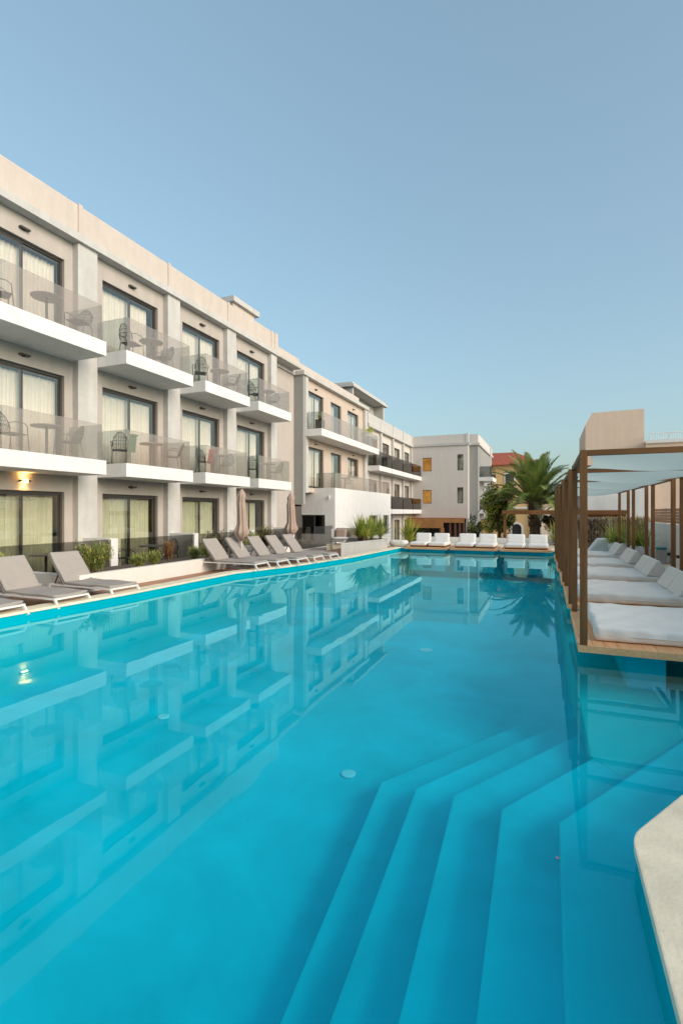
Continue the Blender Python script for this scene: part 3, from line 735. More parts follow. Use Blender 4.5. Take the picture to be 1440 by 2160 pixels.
# grey planter near far corner
t = Thing('planter', 'low grey rendered planter holding the big yuccas at the far left pool corner', 'planter', (-7,18,-.2))
m = MB(); PT = [(-6.58,16.0),(-6.02,19.6),(-8.0,20.2)]
m.prism(PT, -.2, .44); t.part('planter_wall', m, M['grey'], bevel=.01)
m = MB()
for i_ in range(3):
    a_, b_ = Vector(PT[i_]), Vector(PT[(i_+1)%3]); c_ = (Vector(PT[0])+Vector(PT[1])+Vector(PT[2]))/3
    m.prism([a_, b_, b_.lerp(c_,.12), a_.lerp(c_,.12)], .443, .50)
t.part('rim', m, M['grey'])
m = MB(); m.prism([Vector(p).lerp(Vector((-6.87,18.6)),.13) for p in PT], .443, .47); t.part('soil', m, M['soil'])
# white rocks / plant bowl at corner
m = MB(); m.rbox((-5.87,20.75,.25),(.75,.6,.28),.14,8, fn=lambda p: Vector((p.x*(1+.3*p.z), p.y, p.z)))
tag(mesh_obj('white_boulder', m, M['planter'], smooth=True), 'rounded white block on the far left corner of the pool', 'boulder')

# ------------------------------------------------------------------ plants
def blade(mb, base, az, el, ln, w, droop, n=6, twist=0):
    p = Vector(base); d = Vector((math.cos(az)*math.cos(el), math.sin(az)*math.cos(el), math.sin(el)))
    side = Vector((-math.sin(az), math.cos(az), 0)); vs=[]; fs=[]
    for i in range(n+1):
        t = i/n; ww = w*(.55+.9*t if t<.4 else 0.91*(1-((t-.4)/.6))**.8)+.001
        up = side.cross(d).normalized()
        vs += [p-side*ww/2, p-up*ww*.14, p+side*ww/2]
        p = p+d*ln/n; d = (d+Vector((0,0,-droop/n))).normalized()
    for i in range(n): a=3*i; fs += [(a,a+1,a+4,a+3),(a+1,a+2,a+5,a+4)]
    mb.add(vs,fs)
def yucca(x,y,z,n,ln,label,name='yucca_plant',mat='leaf_y',cat='yucca',heads=3,group=None,spread=.4,seed=1,w=.05):
    rnd = random.Random(seed); t = Thing(name,label,cat,(x,y,z),group=group)
    mb = MB(); sm = MB()
    for hI in range(heads):
        hx, hy = (rnd.uniform(-spread,spread), rnd.uniform(-spread,spread)) if heads>1 else (0,0); hz = rnd.uniform(.05,.18)
        sm.tube([(hx,hy,0),(hx,hy,hz)],.05,7)
        for i in range(n//heads):
            f = i/(n/heads); az = i*2.4+rnd.uniform(-.3,.3); el = R(12+76*f**.8)+rnd.uniform(-.12,.12)
            blade(mb,(hx+.03*math.cos(az),hy+.03*math.sin(az),hz+.1*f),az,el,ln*rnd.uniform(.75,1.1),w,rnd.uniform(.1,.8)*(1-f*.6))
    t.part('leaves', mb, M[mat], world=False, recalc=False); t.part('stem', sm, M['bark'], world=False)
    return t
yucca(-6.62,18.3,.47,170,.85,'big yellow-green yucca clump in the grey planter beside the sofa',heads=5,spread=.32,seed=3)
yucca(-6.35,19.25,.47,150,.85,'big yellow-green yucca clump at the right end of the grey planter',heads=4,spread=.28,seed=4)
yucca(-5.85,22.2,.085,90,1.1,'spiky yucca behind the boulder, left of the far daybeds',heads=2,spread=.3,seed=5)
def shrub(x,y,z,r,h,label,mat='leaf_s',n=260,seed=1,up=.5,name='shrub',ls=.05,group='shrubs in the white planter'):
    rnd = random.Random(seed); t = Thing(name,label,'shrub',(x,y,z),group=group); mb = MB(); sm = MB()
    for i in range(14):
        az = rnd.uniform(0,6.28); rr = r*rnd.uniform(.2,.9); hh = h*rnd.uniform(.6,1.05)
        tip = Vector((rr*math.cos(az), rr*math.sin(az), hh)); mid = tip*.5+Vector((0,0,.1*h))
        sm.tube([(0,0,0),mid,tip],[.008,.006,.003],4)
        for j in range(n//14):
            f = rnd.uniform(.25,1); p = (mid*2*f if f<.5 else mid.lerp(tip,2*f-1)) + Vector([rnd.gauss(0,.045) for _ in range(3)])
            a2 = rnd.uniform(0,6.28); blade(mb,p,a2,rnd.uniform(-.2,1.3),ls*rnd.uniform(.8,2.0),ls*.35,.2,2)
    t.part('foliage', mb, M[mat], world=False, recalc=False); t.part('branches', sm, M['bark'], world=False); return t
shrub(-9.0,7.95,.2,.40,.68,'bushy yellow-green shrub at the left end of the white planter',seed=1,n=1800,ls=.07)
shrub(-9.6,6.2,.03,.35,.75,'tall green shrub behind and between the two nearest loungers',seed=2,n=1500,group=None,ls=.07)
shrub(-9.9,8.35,.14,.18,.34,'small rusty brown dry shrub beside the bushy one','leaf_o',seed=3,n=240)
sp = [(9.25,.20,.28,'leaf_s','low green tuft just right of the second white divider'),(9.9,.22,.30,'leaf_s','low green tuft left of the rust-coloured plant'),
      (10.6,.22,.48,'leaf_o','rust-coloured upright plant before the second bay'),(11.3,.2,.3,'leaf_s','green tuft right of the rust-coloured plant'),
      (12.0,.18,.28,'leaf_s','small green tuft before the third white divider, fourth along'),(12.6,.2,.5,'leaf_s','upright green shrub behind the first lounger of the row'),
      (13.6,.25,.6,'leaf_s','green shrub behind the second lounger of the row'),(14.6,.25,.55,'leaf_s','green shrub behind the third lounger of the row'),(15.4,.3,.75,'leaf_s','tall green shrub beside the right closed parasol')]
for i,(y,r,h,mt,lab) in enumerate(sp): shrub(-9.0-.15*(i%3),y,.22,r*1.2,h*1.15,lab,mt,seed=20+i,n=800,ls=.06)
shrub(-9.1,12.3,.14,.42,.85,'dark burgundy leafy bush behind the left closed parasol','leaf_m',seed=40,n=700,ls=.08)
shrub(-9.1,15.2,.14,.35,.85,'dark burgundy leafy bush behind the right closed parasol','leaf_m',seed=41,n=500,ls=.08)
shrub(-9.9,5.2,.03,.25,.62,'thin reddish grass plant behind the nearest lounger','leaf_o',seed=42,n=160,group=None)

# potted plant on long balcony
t = Thing('potted_plant','dark square pot with a spiky plant on the long balcony, left end','potted plant',(-11.5,24.95,Z2))
m = MB(); m.box(-.2,.2,-.2,.2,0,.62); t.part('pot', m, M['black'], world=False, bevel=.02)
mb = MB(); rnd = random.Random(9)
for i in range(30): blade(mb,(0,0,.6),i*2.4,R(35+1.8*i)+rnd.uniform(-.1,.1),rnd.uniform(.4,.65),.035,.4)
t.part('leaves', mb, M['leaf_y'], world=False, recalc=False)
t = Thing('potted_plant','yellow leafy plant at the far right end of the long balcony','potted plant',(-11.6,33.4,Z2))
m = MB(); m.lathe((0,0,0),[(0,0),(.15,0),(.2,.9),(.18,.92),(0,.92)],14); t.part('pot', m, M['dgrey'], world=False)
mb = MB()
for i in range(70): blade(mb,(rnd.gauss(0,.12),rnd.gauss(0,.3),1.0+rnd.uniform(0,.3)),i*2.4,rnd.uniform(.2,1.4),rnd.uniform(.25,.5),.06,.5)
t.part('leaves', mb, M['leaf_l'], world=False, recalc=False)

# palm
def palm(x,y,z,zt,nf,ln,label,r=.24,seed=1,name='palm_tree'):
    rnd = random.Random(seed); t = Thing(name,label,'palm',(x,y,z)); H = zt-z
    tr = MB(); vs=[]; prof=[]
    nz = 26
    for i in range(nz+1):
        f = i/nz; rr = r*(1.05-.12*f+(.35*max(0,f-.8)/.2 if f>.8 else 0)); prof.append((rr*(1.0 if i%2 else 1.10), H*f))
    tr.lathe((0,0,0),[(0,0)]+prof+[(0,H+.05)],14)
    for i in range(90):      # leaf-base stubs
        f = rnd.uniform(.45,1.0); az = i*2.4; rr = r*(1.05+.25*max(0,f-.8)/.2)
        p = Vector((rr*math.cos(az)*.9, rr*math.sin(az)*.9, H*f)); q = p+Vector((math.cos(az)*.13,math.sin(az)*.13,.15)); tr.bar(p,q,.06,.03)
    t.part('trunk', tr, M['bark'], world=False)
    cr = MB(); dry = MB(); rach = MB()
    for k in range(nf):
        f = k/nf; az = k*2.39996+rnd.uniform(-.15,.15); el = R(10+76*f**.9)+rnd.uniform(-.08,.08); L_ = ln*rnd.uniform(.88,1.1)*(1 if f<.85 else .8)
        p = Vector((math.cos(az)*.14, math.sin(az)*.14, H-.05+.25*f)); d = Vector((math.cos(az)*math.cos(el), math.sin(az)*math.cos(el), math.sin(el)))
        n = 22; pts=[p.copy()]; dr = rnd.uniform(1.15,1.5)*(1.1-.3*f)
        dirs=[d.copy()]
        for i in range(n):
            p = p+d*L_/n; d = (d+Vector((0,0,-dr/n*(.4+1.3*i/n)))).normalized(); pts.append(p.copy()); dirs.append(d.copy())
        rach.tube(pts,[.022*(1-.8*i/n)+.004 for i in range(n+1)],4,cap=False)
        tgt = dry if f < .12 else cr
        for i in range(3,n+1):
            for sub in (0,.5):
                tt = min(1,(i+sub)/n); lw = .50*math.sin(PI*min(1,.13+.85*tt))**.6*(ln/2.4)+.04
                dd = dirs[i]; side = dd.cross(Vector((0,0,1))).normalized(); upv = side.cross(dd).normalized(); base = pts[i]-dd*(L_/n)*sub
                for s_ in (-1,1):
                    ldir = (dd*1.0+side*s_*.62+upv*rnd.uniform(.1,.3)).normalized()
                    a = base; m1 = base+ldir*lw*.55; e = base+ldir*lw+Vector((0,0,-.10*lw-rnd.uniform(0,.05))); wv = dd*.024
                    tgt.add([a-wv,a+wv,m1+wv*1.3,m1-wv*1.3,e],[(0,1,2,3),(3,2,4)])
    t.part('crown', cr, M['leaf_p'], world=False, recalc=False); t.part('dry_fronds', dry, M['leaf_pd'], world=False, recalc=False); t.part('frond_stems', rach, M['leaf_pd'], world=False, recalc=False)
palm(-.62,28.0,-.3,2.02,58,2.7,'tall feathery date palm with thick shaggy trunk behind the far daybeds',seed=5,r=.24)
palm(.9,46,-1.3,2.0,30,1.3,'small distant palm to the right of the big palm',seed=8,r=.16)
def tree(x,y,z,cz,rx,ry,rz_,label,mats,n,ls,trunk_r=.1,seed=1,name='leafy_tree',lob=14,cat='tree',holes=.35):
    rnd = random.Random(seed); t = Thing(name,label,cat,(x,y,z)); tr = MB()
    C0 = Vector((0,0,cz-z)); lobes=[]
    for i in range(lob):
        v = Vector([rnd.gauss(0,1) for _ in range(3)]).normalized()*rnd.uniform(.35,.85)
        lobes.append((Vector((v.x*rx,v.y*ry,v.z*rz_))+C0, rnd.uniform(.25,.42)))
    tr.tube([(0,0,0),(.05,0,(cz-z)*.5),C0],[trunk_r,trunk_r*.8,trunk_r*.4],8)
    for c_,q in lobes: tr.tube([(.05,0,(cz-z)*.45),(Vector((.05,0,(cz-z)*.5))+c_)/2,c_],[trunk_r*.45,trunk_r*.3,.01],5)
    t.part('trunk', tr, M['bark'], world=False)
    for mi,(mt,frac) in enumerate(mats):
        mb = MB()
        for i in range(int(n*frac)):
            c_,q = lobes[rnd.randrange(lob)] if mi==0 else lobes[rnd.randrange(0,lob,2)]
            v = Vector([rnd.gauss(0,1) for _ in range(3)]).normalized()*(rnd.uniform(.2,1)**.5)*(1 if mi==0 else 1.12)
            p = c_+Vector((v.x*rx*q,v.y*ry*q,v.z*rz_*q)); az = rnd.uniform(0,6.28); el = rnd.uniform(-1.2,1.2)
            d = Vector((math.cos(az)*math.cos(el),math.sin(az)*math.cos(el),math.sin(el))); s2 = d.cross(Vector((rnd.uniform(-1,1),rnd.uniform(-1,1),1))).normalized()
            l = ls*rnd.uniform(.6,1.3); mb.add([p-d*l*.5,p+s2*l*.28,p+d*l*.5,p-s2*l*.28],[(0,1,2,3)])
        t.part('crown' if mi==0 else 'light_leaves', mb, M[mt], world=False, recalc=False)
    return t
tree(-2.6,30,-.4,1.55,1.25,1.1,1.75,'dark bushy tree with bright new leaves left of the palm',[('leaf_d',.55),('leaf_l',.45)],9500,.13,seed=11,lob=22)
tree(-4.3,33,-.7,.3,.7,.7,1.2,'low green bush at the foot of the dark bushy tree, by the end wing',[('leaf_d',.6),('leaf_l',.4)],2200,.12,seed=12,lob=10,cat='bush',name='bush')
tree(.35,30,-.4,1.0,.75,.8,.75,'small tree with rusty crown right of the palm trunk',[('leaf_o',.5),('leaf_d',.5)],2200,.12,seed=14,lob=10)
yucca(.35,24.6,.085,80,1.05,'yellow-green spiky plant right of the far daybeds',heads=3,seed=15,spread=.3,name='spiky_plant',cat='plant')

# ------------------------------------------------------------------ loungers
def make_lounger():
    t = Thing('sun_lounger','', 'sun lounger', group='grey sun loungers on the deck')
    # local: x from 0 (foot) to negative (head); y width centred; z=0 deck
    fr = MB(); zf=.265
    for s_ in (-1,1):
        fr.bar((0.02,.30*s_,zf),(-1.62,.30*s_,zf),.035,.03)
    fr.bar((0.02,-.30,zf),(0.02,.30,zf),.035,.03); fr.bar((-1.62,-.30,zf),(-1.62,.30,zf),.035,.03)
    t.part('frame', fr, M['lwhite'], world=False)
    for s_ in (-1,1):
        l = MB(); l.bar((0.0,.30*s_,zf),(.10,.31*s_,.118),.035); t.part('leg', l, M['lwhite'], world=False)
        l = MB(); l.bar((-1.58,.30*s_,zf),(-1.66,.31*s_,.0),.035); t.part('leg', l, M['lwhite'], world=False)
    def sag(p): return Vector((p.x, p.y, p.z - .012*math.cos(p.y*5)*(1) + .006*math.sin(p.x*9+p.y*3)))
    c = MB(); c.rbox((-.60,0,zf+.045),(1.22,.62,.055),.024,26,fn=sag); t.part('seat_cushion', c, M['sling'], world=False, smooth=True)
    b = MB(); b.rbox((0,0,0),(.70,.62,.05),.022,20,fn=sag)
    th = R(52); Mx = Matrix.Translation((-1.20,0,zf+.04)) @ Matrix.Rotation(th,4,'Y') @ Matrix.Translation((-.35,0,.02))
    b.xf(Mx); bo = t.part('back_cushion', b, M['sling'], world=False, smooth=True)
    f2 = MB()
    for s_ in (-1,1): f2.bar((0.0,.315*s_,0),(-.70,.315*s_,0),.025)
    f2.bar((-.70,-.31,0),(-.70,.31,0),.025); f2.xf(Matrix.Translation((-1.20,0,zf+.02)) @ Matrix.Rotation(th,4,'Y')); f2.bar((-1.45,.2,.55),(-1.60,.2,zf),.02); f2.bar((-1.45,-.2,.55),(-1.60,-.2,zf),.02)
    t.part('back_frame', f2, M['slingd'], world=False)
    return t.o
lg0 = make_lounger(); lu=False
LG = [(-6.80,11.15,0,0,'first grey lounger of the row of five, nearest the white planter end'),
      (-6.62,11.93,0,0,'grey lounger with the left closed parasol standing at its shoulder'),
      (-6.42,12.70,0,0,'middle grey lounger of the row of five on the deck'),
      (-6.27,13.45,0,0,'fourth grey lounger of the row, just left of the right parasol'),
      (-6.12,14.25,0,0,'farthest grey lounger of the row, against the white annex'),
      (-7.22,7.05,-.07,R(-2),'grey lounger with an empty taupe cushion in front of the bushy shrub'),
      (-7.22,5.95,-.07,R(-1),'large grey lounger at far left with its whole backrest in view'),
      (-7.25,4.85,-.07,0,'grey lounger cut off by the left edge, only its foot showing')]
for (x,y,z,rz,lab) in LG:
    o = lg0 if not lu else copy_tree(lg0); lu=True; o.location=(x,y,z); o.rotation_euler=(0,0,rz); o['label']=lab

# closed parasols
def parasol(x,y,label,rz):
    t = Thing('closed_parasol',label,'parasol',(x,y,0),rz,'closed dusty pink parasols')
    m = MB(); m.tube([(0,0,.0),(0,0,2.2)],.022,10); t.part('pole', m, M['lwhite'], world=False, smooth=True)
    m = MB(); m.box(-.24,.24,-.24,.24,.0,.06); m.tube([(0,0,.06),(0,0,.25)],.035,10); t.part('base', m, M['dgrey'], world=False, bevel=.01)
    c = MB(); prof = [(.82,.05),(.90,.13),(1.02,.175),(1.12,.14),(1.25,.105),(1.55,.10),(1.8,.095),(1.95,.085),(2.04,.105),(2.08,.09),(2.16,.06),(2.22,.02),(2.23,.003)]
    n=32; vs=[]; fs=[]
    for i,(z,r) in enumerate(prof):
        for k in range(n):
            a = 2*PI*k/n; fold = 1+.24*math.sin(8*a+.5*math.sin(z*5))*min(1,r/.08)*(1 if z<1.95 else .4)
            dz = (.05*math.sin(4*a+1)-.02 if i==0 else 0)
            r_ = r*1.14 if z < 2.2 else r; vs.append((r_*fold*math.cos(a)+.012*math.sin(z*6), r_*fold*math.sin(a), z+dz))
    for i in range(len(prof)-1):
        for k in range(n): fs.append((i*n+k,i*n+(k+1)%n,(i+1)*n+(k+1)%n,(i+1)*n+k))
    fs.append(tuple((len(prof)-1)*n+k for k in range(n))); fs.append(tuple(reversed(range(n))))
    c.add(vs,fs); t.part('canopy', c, M['umb'], world=False, smooth=True)
    m = MB(); m.lathe((0,0,0),[(.118,1.20),(.128,1.205),(.128,1.24),(.118,1.245)],20); t.part('tie_strap', m, M['umb'], world=False)
parasol(-7.95,12.0,'closed dusty pink parasol, left and larger of the two',0)
parasol(-7.85,14.75,'closed dusty pink parasol, right one, near the white annex',R(20))

# sofa
t = Thing('garden_sofa','grey rope sofa with dusty pink cushions before the white annex','sofa',(-8.5,21.8,-.2),R(0))
m = MB()
for yy in (0,):
    pass
m.tube([(-.75,.1,.0),(-.8,.1,.5),(-.82,.1,.98)],.035,8); m.tube([(.75,.1,0),(.75,.1,.5)],.03,8); m.tube([(-.7,-.5,0),(-.72,-.5,.5)],.03,8); m.tube([(.7,-.5,0),(.72,-.5,.5)],.03,8)
m.rbox((0,-.2,.45),(1.6,.75,.1),.04,8); m.rbox((-.78,-.15,.75),(.07,.6,.5),.03,6)
t.part('frame', m, M['dgrey'], world=False, smooth=True)
m = MB(); m.rbox((0,.12,.78),(1.5,.08,.5),.035,8); t.part('backrest', m, M['dgrey'], world=False, smooth=True)
for xx in (-.42,.32):
    m = MB(); m.rbox((xx,-.08,.78),(.55,.18,.42),.08,8); t.part('cushion', m, M['umb'], world=False, smooth=True)
m = MB(); m.rbox((0,-.25,.56),(1.45,.6,.13),.05,8); t.part('seat_cushion', m, M['bedg'], world=False, smooth=True)

# ------------------------------------------------------------------ pergola platforms right
ordn = ['nearest','second','third','fourth','fifth']
PF = [(5.95,8.02,.300),(8.55,10.69,.275),(11.18,13.27,.25),(13.76,15.82,.215),(16.5,18.5,.19)]
ZP = .15
for i,(y0,y1,xl) in enumerate(PF):
    xr = xl+1.98
    t = Thing('pergola','timber pergola with pale shade sail on a deck over the pool, %s in the row' % ordn[i],'pergola',(xl,y0,ZP),group='timber pergolas along the right pool side')
    d = MB(); xx = xl+.03; rnd = random.Random(i)
    while xx < 2.60:
        d.box(xx,min(xx+.116,2.6),y0+.03,y1-.03,ZP-.022,ZP-rnd.uniform(0,.0015)); xx += .12
    t.part('deck', d, M['deckw'])
    f = MB(); f.box(xl,2.6,y0,y0+.028,ZP-.07,ZP+.002); f.box(xl,2.6,y1-.028,y1,ZP-.07,ZP+.002); f.box(xl,xl+.028,y0+.03,y1-.03,ZP-.07,ZP+.001)
    t.part('fascia', f, M['deckw'])
    b_ = MB(); b_.box(xl+.1,2.59,y0+.1,y1-.1,ZP-.068,ZP-.024); t.part('joists', b_, M['dgrey'])
    zt = 2.245
    for (px,py) in ((xl+.055,y0+.045),(xl+.055,y1-.045),(xr-.03,y0+.045),(xr-.03,y1-.045)):
        p = MB(); p.box(px-.036,px+.036,py-.036,py+.036,ZP+.002,zt); t.part('post', p, M['postw'], bevel=.003)
    xa,xb = xl+.095, xr-.07
    for py in (y0+.045,y1-.045):
        p = MB(); p.box(xa,xb,py-.03,py+.03,zt-.062,zt-.002); t.part('beam', p, M['beamw'], bevel=.003)
    for px in (xl+.055,xr-.03):
        p = MB(); p.box(px-.03,px+.03,y0+.085,y1-.085,zt-.062,zt-.002); t.part('side_beam', p, M['beamy'], bevel=.003)
    s_ = MB(); n=14; vs=[]; fs=[]
    for a in range(n+1):
        for b in range(n+1):
            u = a/n; v = b/n; eu = .10*(1-(2*v-1)**2); ev=.13*(1-(2*u-1)**2)
            X = xa+.02+(xb-xa-.04)*(eu/1.9+u*(1-2*eu/1.9)); Yy = y0+.09+(y1-y0-.18)*(ev/2+v*(1-2*ev/2))
            sag = -.05-.09*math.sin(PI*u)*math.sin(PI*v)-.03*math.sin(PI*v)
            vs.append((X,Yy,zt+sag))
    fs = [(a*(n+1)+b,a*(n+1)+b+1,(a+1)*(n+1)+b+1,(a+1)*(n+1)+b) for a in range(n) for b in range(n)]
    s_.add(vs,fs); t.part('shade_sail', s_, M['sail'], recalc=False, smooth=True)
    ss = MB(); ss.box(xl+.50,xl+.86,y0+.3,y1-.3,-.333,ZP-.071); t.part('blue_support', ss, M['pool'])
    # daybed mattress (own thing)
    rnd = random.Random(50+i)
    ph = rnd.uniform(0,6)
    def wr(p, ph=ph): return Vector((p.x+.010*math.sin(p.y*7+ph), p.y+.010*math.sin(p.x*6+ph)+.005*math.sin(p.x*23+p.z*20), p.z+(.006*math.sin(p.x*6+p.y*4+ph)+.004*math.sin(p.x*15-p.y*11)+.003*math.sin(p.x*27+p.y*19+ph))*(1 if p.z>0 else 0)))
    yb0,yb1 = y0+.27,y1-.14; xm0,xm1 = xl+.19,2.28
    b = MB(); b.rbox(((xm0+xm1)/2,(yb0+yb1)/2,ZP+.082),(xm1-xm0,yb1-yb0,.155),.034,48,fn=wr)
    td = Thing('daybed_mattress','thick %s mattress lying on the %s pergola deck' % (('white','pale grey','pale grey','pale grey','pale grey')[i],ordn[i]),'mattress',((xm0+xm1)/2,(yb0+yb1)/2,ZP),group='mattresses on the pergola decks')
    td.part('mattress', b, M['bed'] if i==0 else M['bedg'], smooth=True)
    pb = MB(); zz = ZP+.075; r_=.012
    pb.tube([(xm0+.04,yb0-.002,zz),(xm1-.04,yb0-.002,zz)],.006,5); pb.tube([(xm0-.002,yb0+.04,zz),(xm0-.002,yb1-.04,zz)],.006,5); td.part('piping', pb, M['wedge'])
    # wedge cushions
    L_ = (yb1-yb0-.12)/2
    for j in range(2):
        ya = yb0+.05+(L_+.03)*j; xw0 = 1.80-.0*i
        wd = MB(); bz = ZP+.165
        prof = [(xw0,0),(xw0+.42,0),(xw0+.235,.30),(xw0+.185,.30)]
        vs=[(px,ya,bz+pz) for px,pz in prof]+[(px,ya+L_,bz+pz) for px,pz in prof]
        wd.add(vs,[(0,1,2,3),(7,6,5,4),(0,4,5,1),(1,5,6,2),(2,6,7,3),(3,7,4,0)])
        o = mesh_obj('wedge_cushion', wd, M['wedge'], bevel=.02, smooth=False)
        tag(o, '%s grey wedge cushion on the %s pergola mattress' % (('nearer','farther')[j], ordn[i]), 'cushion', 'triangular wedge cushions')
# white bolster bed beyond
wd = MB(); vs=[]; prof=[(1.25,0),(2.35,0),(1.92,.50),(1.62,.50)]
vs=[(a,19.3,.15+b) for a,b in prof]+[(a,20.2,.15+b) for a,b in prof]; wd.add(vs,[(0,1,2,3),(7,6,5,4),(0,4,5,1),(1,5,6,2),(2,6,7,3),(3,7,4,0)])
tag(mesh_obj('bolster_cushion', wd, M['bedg'], bevel=.05, smooth=True),'big pale tent-shaped bolster beyond the last pergola mattress','cushion')

# ------------------------------------------------------------------ far daybeds
FP = [(-5.42,-3.68,20.0),(-3.60,-1.78,20.05),(-1.70,.14,20.1)]
for i,(x0,x1,y) in enumerate(FP):
    t = Thing('deck_platform','brown timber platform under the %s pair of far daybeds' % ('left','middle','right')[i],'deck',(x0,y,.1),group='timber platforms at the far pool end')
    m = MB(); xx=x0
    while xx < x1-.05: m.box(xx,min(xx+.116,x1),y+.03,y+1.7,.125,.15); xx+=.12
    t.part('deck', m, M['deckw']); m = MB(); m.box(x0,x1,y,y+.028,.075,.152); t.part('fascia', m, M['deckw'])
    m = MB(); m.box(x0+.15,x1-.15,y+.2,y+.5,-.8,.07); t.part('support', m, M['pool'])
    w_ = (x1-x0-.3)/2
    for j in range(2):
        xa = x0+.12+(w_+.06)*j; cx = xa+w_/2
        bt = Thing('daybed','white daybed with raised back, %s of the %s far pair' % (('left','right')[j],('left','middle','right')[i]),'daybed',(cx,y+.2,.15),group='white daybeds at the far end of the pool')
        m = MB(); m.rbox((0,.72,.12),(w_,1.35,.14),.035,14); bt.part('mattress', m, M['bed'], world=False, smooth=True)
        m = MB(); m.rbox((0,0,0),(w_*.90,.11,.38),.035,10); m.xf(Matrix.Translation((0,1.15,.345)) @ Matrix.Rotation(R(-14),4,'X')); bt.part('backrest', m, M['bed'], world=False, smooth=True)
        m = MB(); m.box(-w_/2+.03,w_/2-.03,.1,1.35,.0,.05); bt.part('base', m, M['beamw'], world=False)

# ------------------------------------------------------------------ right side: wall, fence, houses
m = MB(); m.box(3.25,3.45,-6,20.5,-.2,1.23)
tag(mesh_obj('garden_wall', m, M['white'], bevel=.008),'low white garden wall behind the pergolas on the right','wall')
t = Thing('slat_fence','horizontal brown slat fence on top of the white garden wall','fence',(3.4,10,1.23))
m = MB()
for k in range(5): m.box(3.33,3.36,4,20.4,1.25+k*.088,1.25+k*.088+.078)
t.part('slat_panel', m, M['fence'])
for yy in [5+1.9*k for k in range(9)]:
    m = MB(); m.box(3.365,3.42,yy,yy+.06,1.232,1.70); t.part('post', m, M['fence'])
for i,(yy,zz) in enumerate(((16.9,.37),(15.6,.40))):
    sl = Thing('wall_spotlight','small black spotlight on the white garden wall, %s' % ('farther of two','nearer of two')[i],'spotlight',(3.25,yy,zz),group='black spotlights on the garden wall')
    m = MB(); m.box(-.02,.0,-.05,.05,-.05,.05); sl.part('back_plate', m, M['black'], world=False)
    m = MB(); m.tube([(-.02,0,0),(-.12,-.01,0)],.045,10); sl.part('lamp_head', m, M['black'], world=False)
# pot plants by the wall
t = Thing('potted_plant','large round white pot with a yellow-green yucca beside the pergola posts','potted plant',(2.62,17.7,.09))
m = MB(); m.lathe((0,0,0),[(0,0),(.22,0),(.31,.2),(.33,.42),(.30,.46),(.28,.44),(0,.42)],24); t.part('pot', m, M['white'], world=False, smooth=True)
mb = MB(); rnd = random.Random(77)
for i in range(90): blade(mb,(rnd.gauss(0,.1),rnd.gauss(0,.1),.42),i*2.4,R(15+.8*i)+rnd.uniform(-.15,.15),rnd.uniform(.5,.85),.045,rnd.uniform(.2,1))
t.part('leaves', mb, M['leaf_y'], world=False, recalc=False)
t = Thing('potted_plant','second white pot with spiky yucca, left behind the round pot','potted plant',(2.2,19.2,.09))
m = MB(); m.lathe((0,0,0),[(0,0),(.22,0),(.31,.2),(.33,.42),(.30,.46),(.28,.44),(0,.42)],24); t.part('pot', m, M['white'], world=False, smooth=True)
mb = MB()
for i in range(90): blade(mb,(rnd.gauss(0,.12),rnd.gauss(0,.12),.42),i*2.4,R(15+.8*i)+rnd.uniform(-.15,.15),rnd.uniform(.5,.95),.05,rnd.uniform(.2,1))
t.part('leaves', mb, M['leaf_y'], world=False, recalc=False)
t = Thing('towel_bin','grey bin with teal lid standing by the white garden wall','bin',(3.02,16.9,.09))
m = MB(); m.box(-.12,.12,-.14,.14,0,.42); t.part('body', m, M['dgrey'], world=False, bevel=.02)
m = MB(); m.rbox((0,0,.45),(.27,.31,.06),.03,6); t.part('lid', m, plain('teal_plastic',(.03,.22,.22),.5), world=False, smooth=True)
# bark hedge / reed screen
rnd = random.Random(3)
mb = MB()
for i in range(150):
    x = 1.2+rnd.uniform(0,1.0); y = 23.0+rnd.uniform(-.12,.12); h = rnd.uniform(1.15,1.38); lean = rnd.uniform(-.06,.06)
    mb.tube([(x,y,.05),(x+lean,y+rnd.uniform(-.05,.05),.6),(x+lean*2,y,h)],[.03,.027,.02],5)
for i in range(500):
    x = 1.2+rnd.uniform(0,1.0); blade(mb,(x,22.85+rnd.uniform(-.15,.1),rnd.uniform(.1,1.3)),rnd.uniform(0,6.28),rnd.uniform(-1,1.2),rnd.uniform(.08,.2),.05,.4,3)
tag(mesh_obj('bark_screen', mb, M['reedd'], recalc=False),'rough dark brown bark screen below the timber beam','screen')
mb = MB()
for i in range(260):
    x = 2.25+rnd.uniform(0,2.0); y = 23.2+rnd.uniform(-.12,.12); h = rnd.uniform(1.15,1.42); lean = rnd.uniform(-.05,.05)
    mb.tube([(x,y,.05),(x+lean,y,.6),(x+lean*2,y,h)],[.024,.02,.014],5)
for i in range(600):
    x = 2.25+rnd.uniform(0,2.0); blade(mb,(x,23.05+rnd.uniform(-.15,.1),rnd.uniform(.1,1.35)),rnd.uniform(0,6.28),rnd.uniform(-.6,1.3),rnd.uniform(.1,.28),.04,.5,3)
tag(mesh_obj('reed_hedge', mb, M['reed'], recalc=False),'yellow dry reed hedge behind the white pots','hedge')
tree(2.55,21.6,.09,.55,.55,.5,.4,'low dark green bush between the bolster and the white pots',[('leaf_d',.7),('leaf_s',.3)],1400,.1,seed=33,lob=8,cat='bush',name='bush',trunk_r=.04)

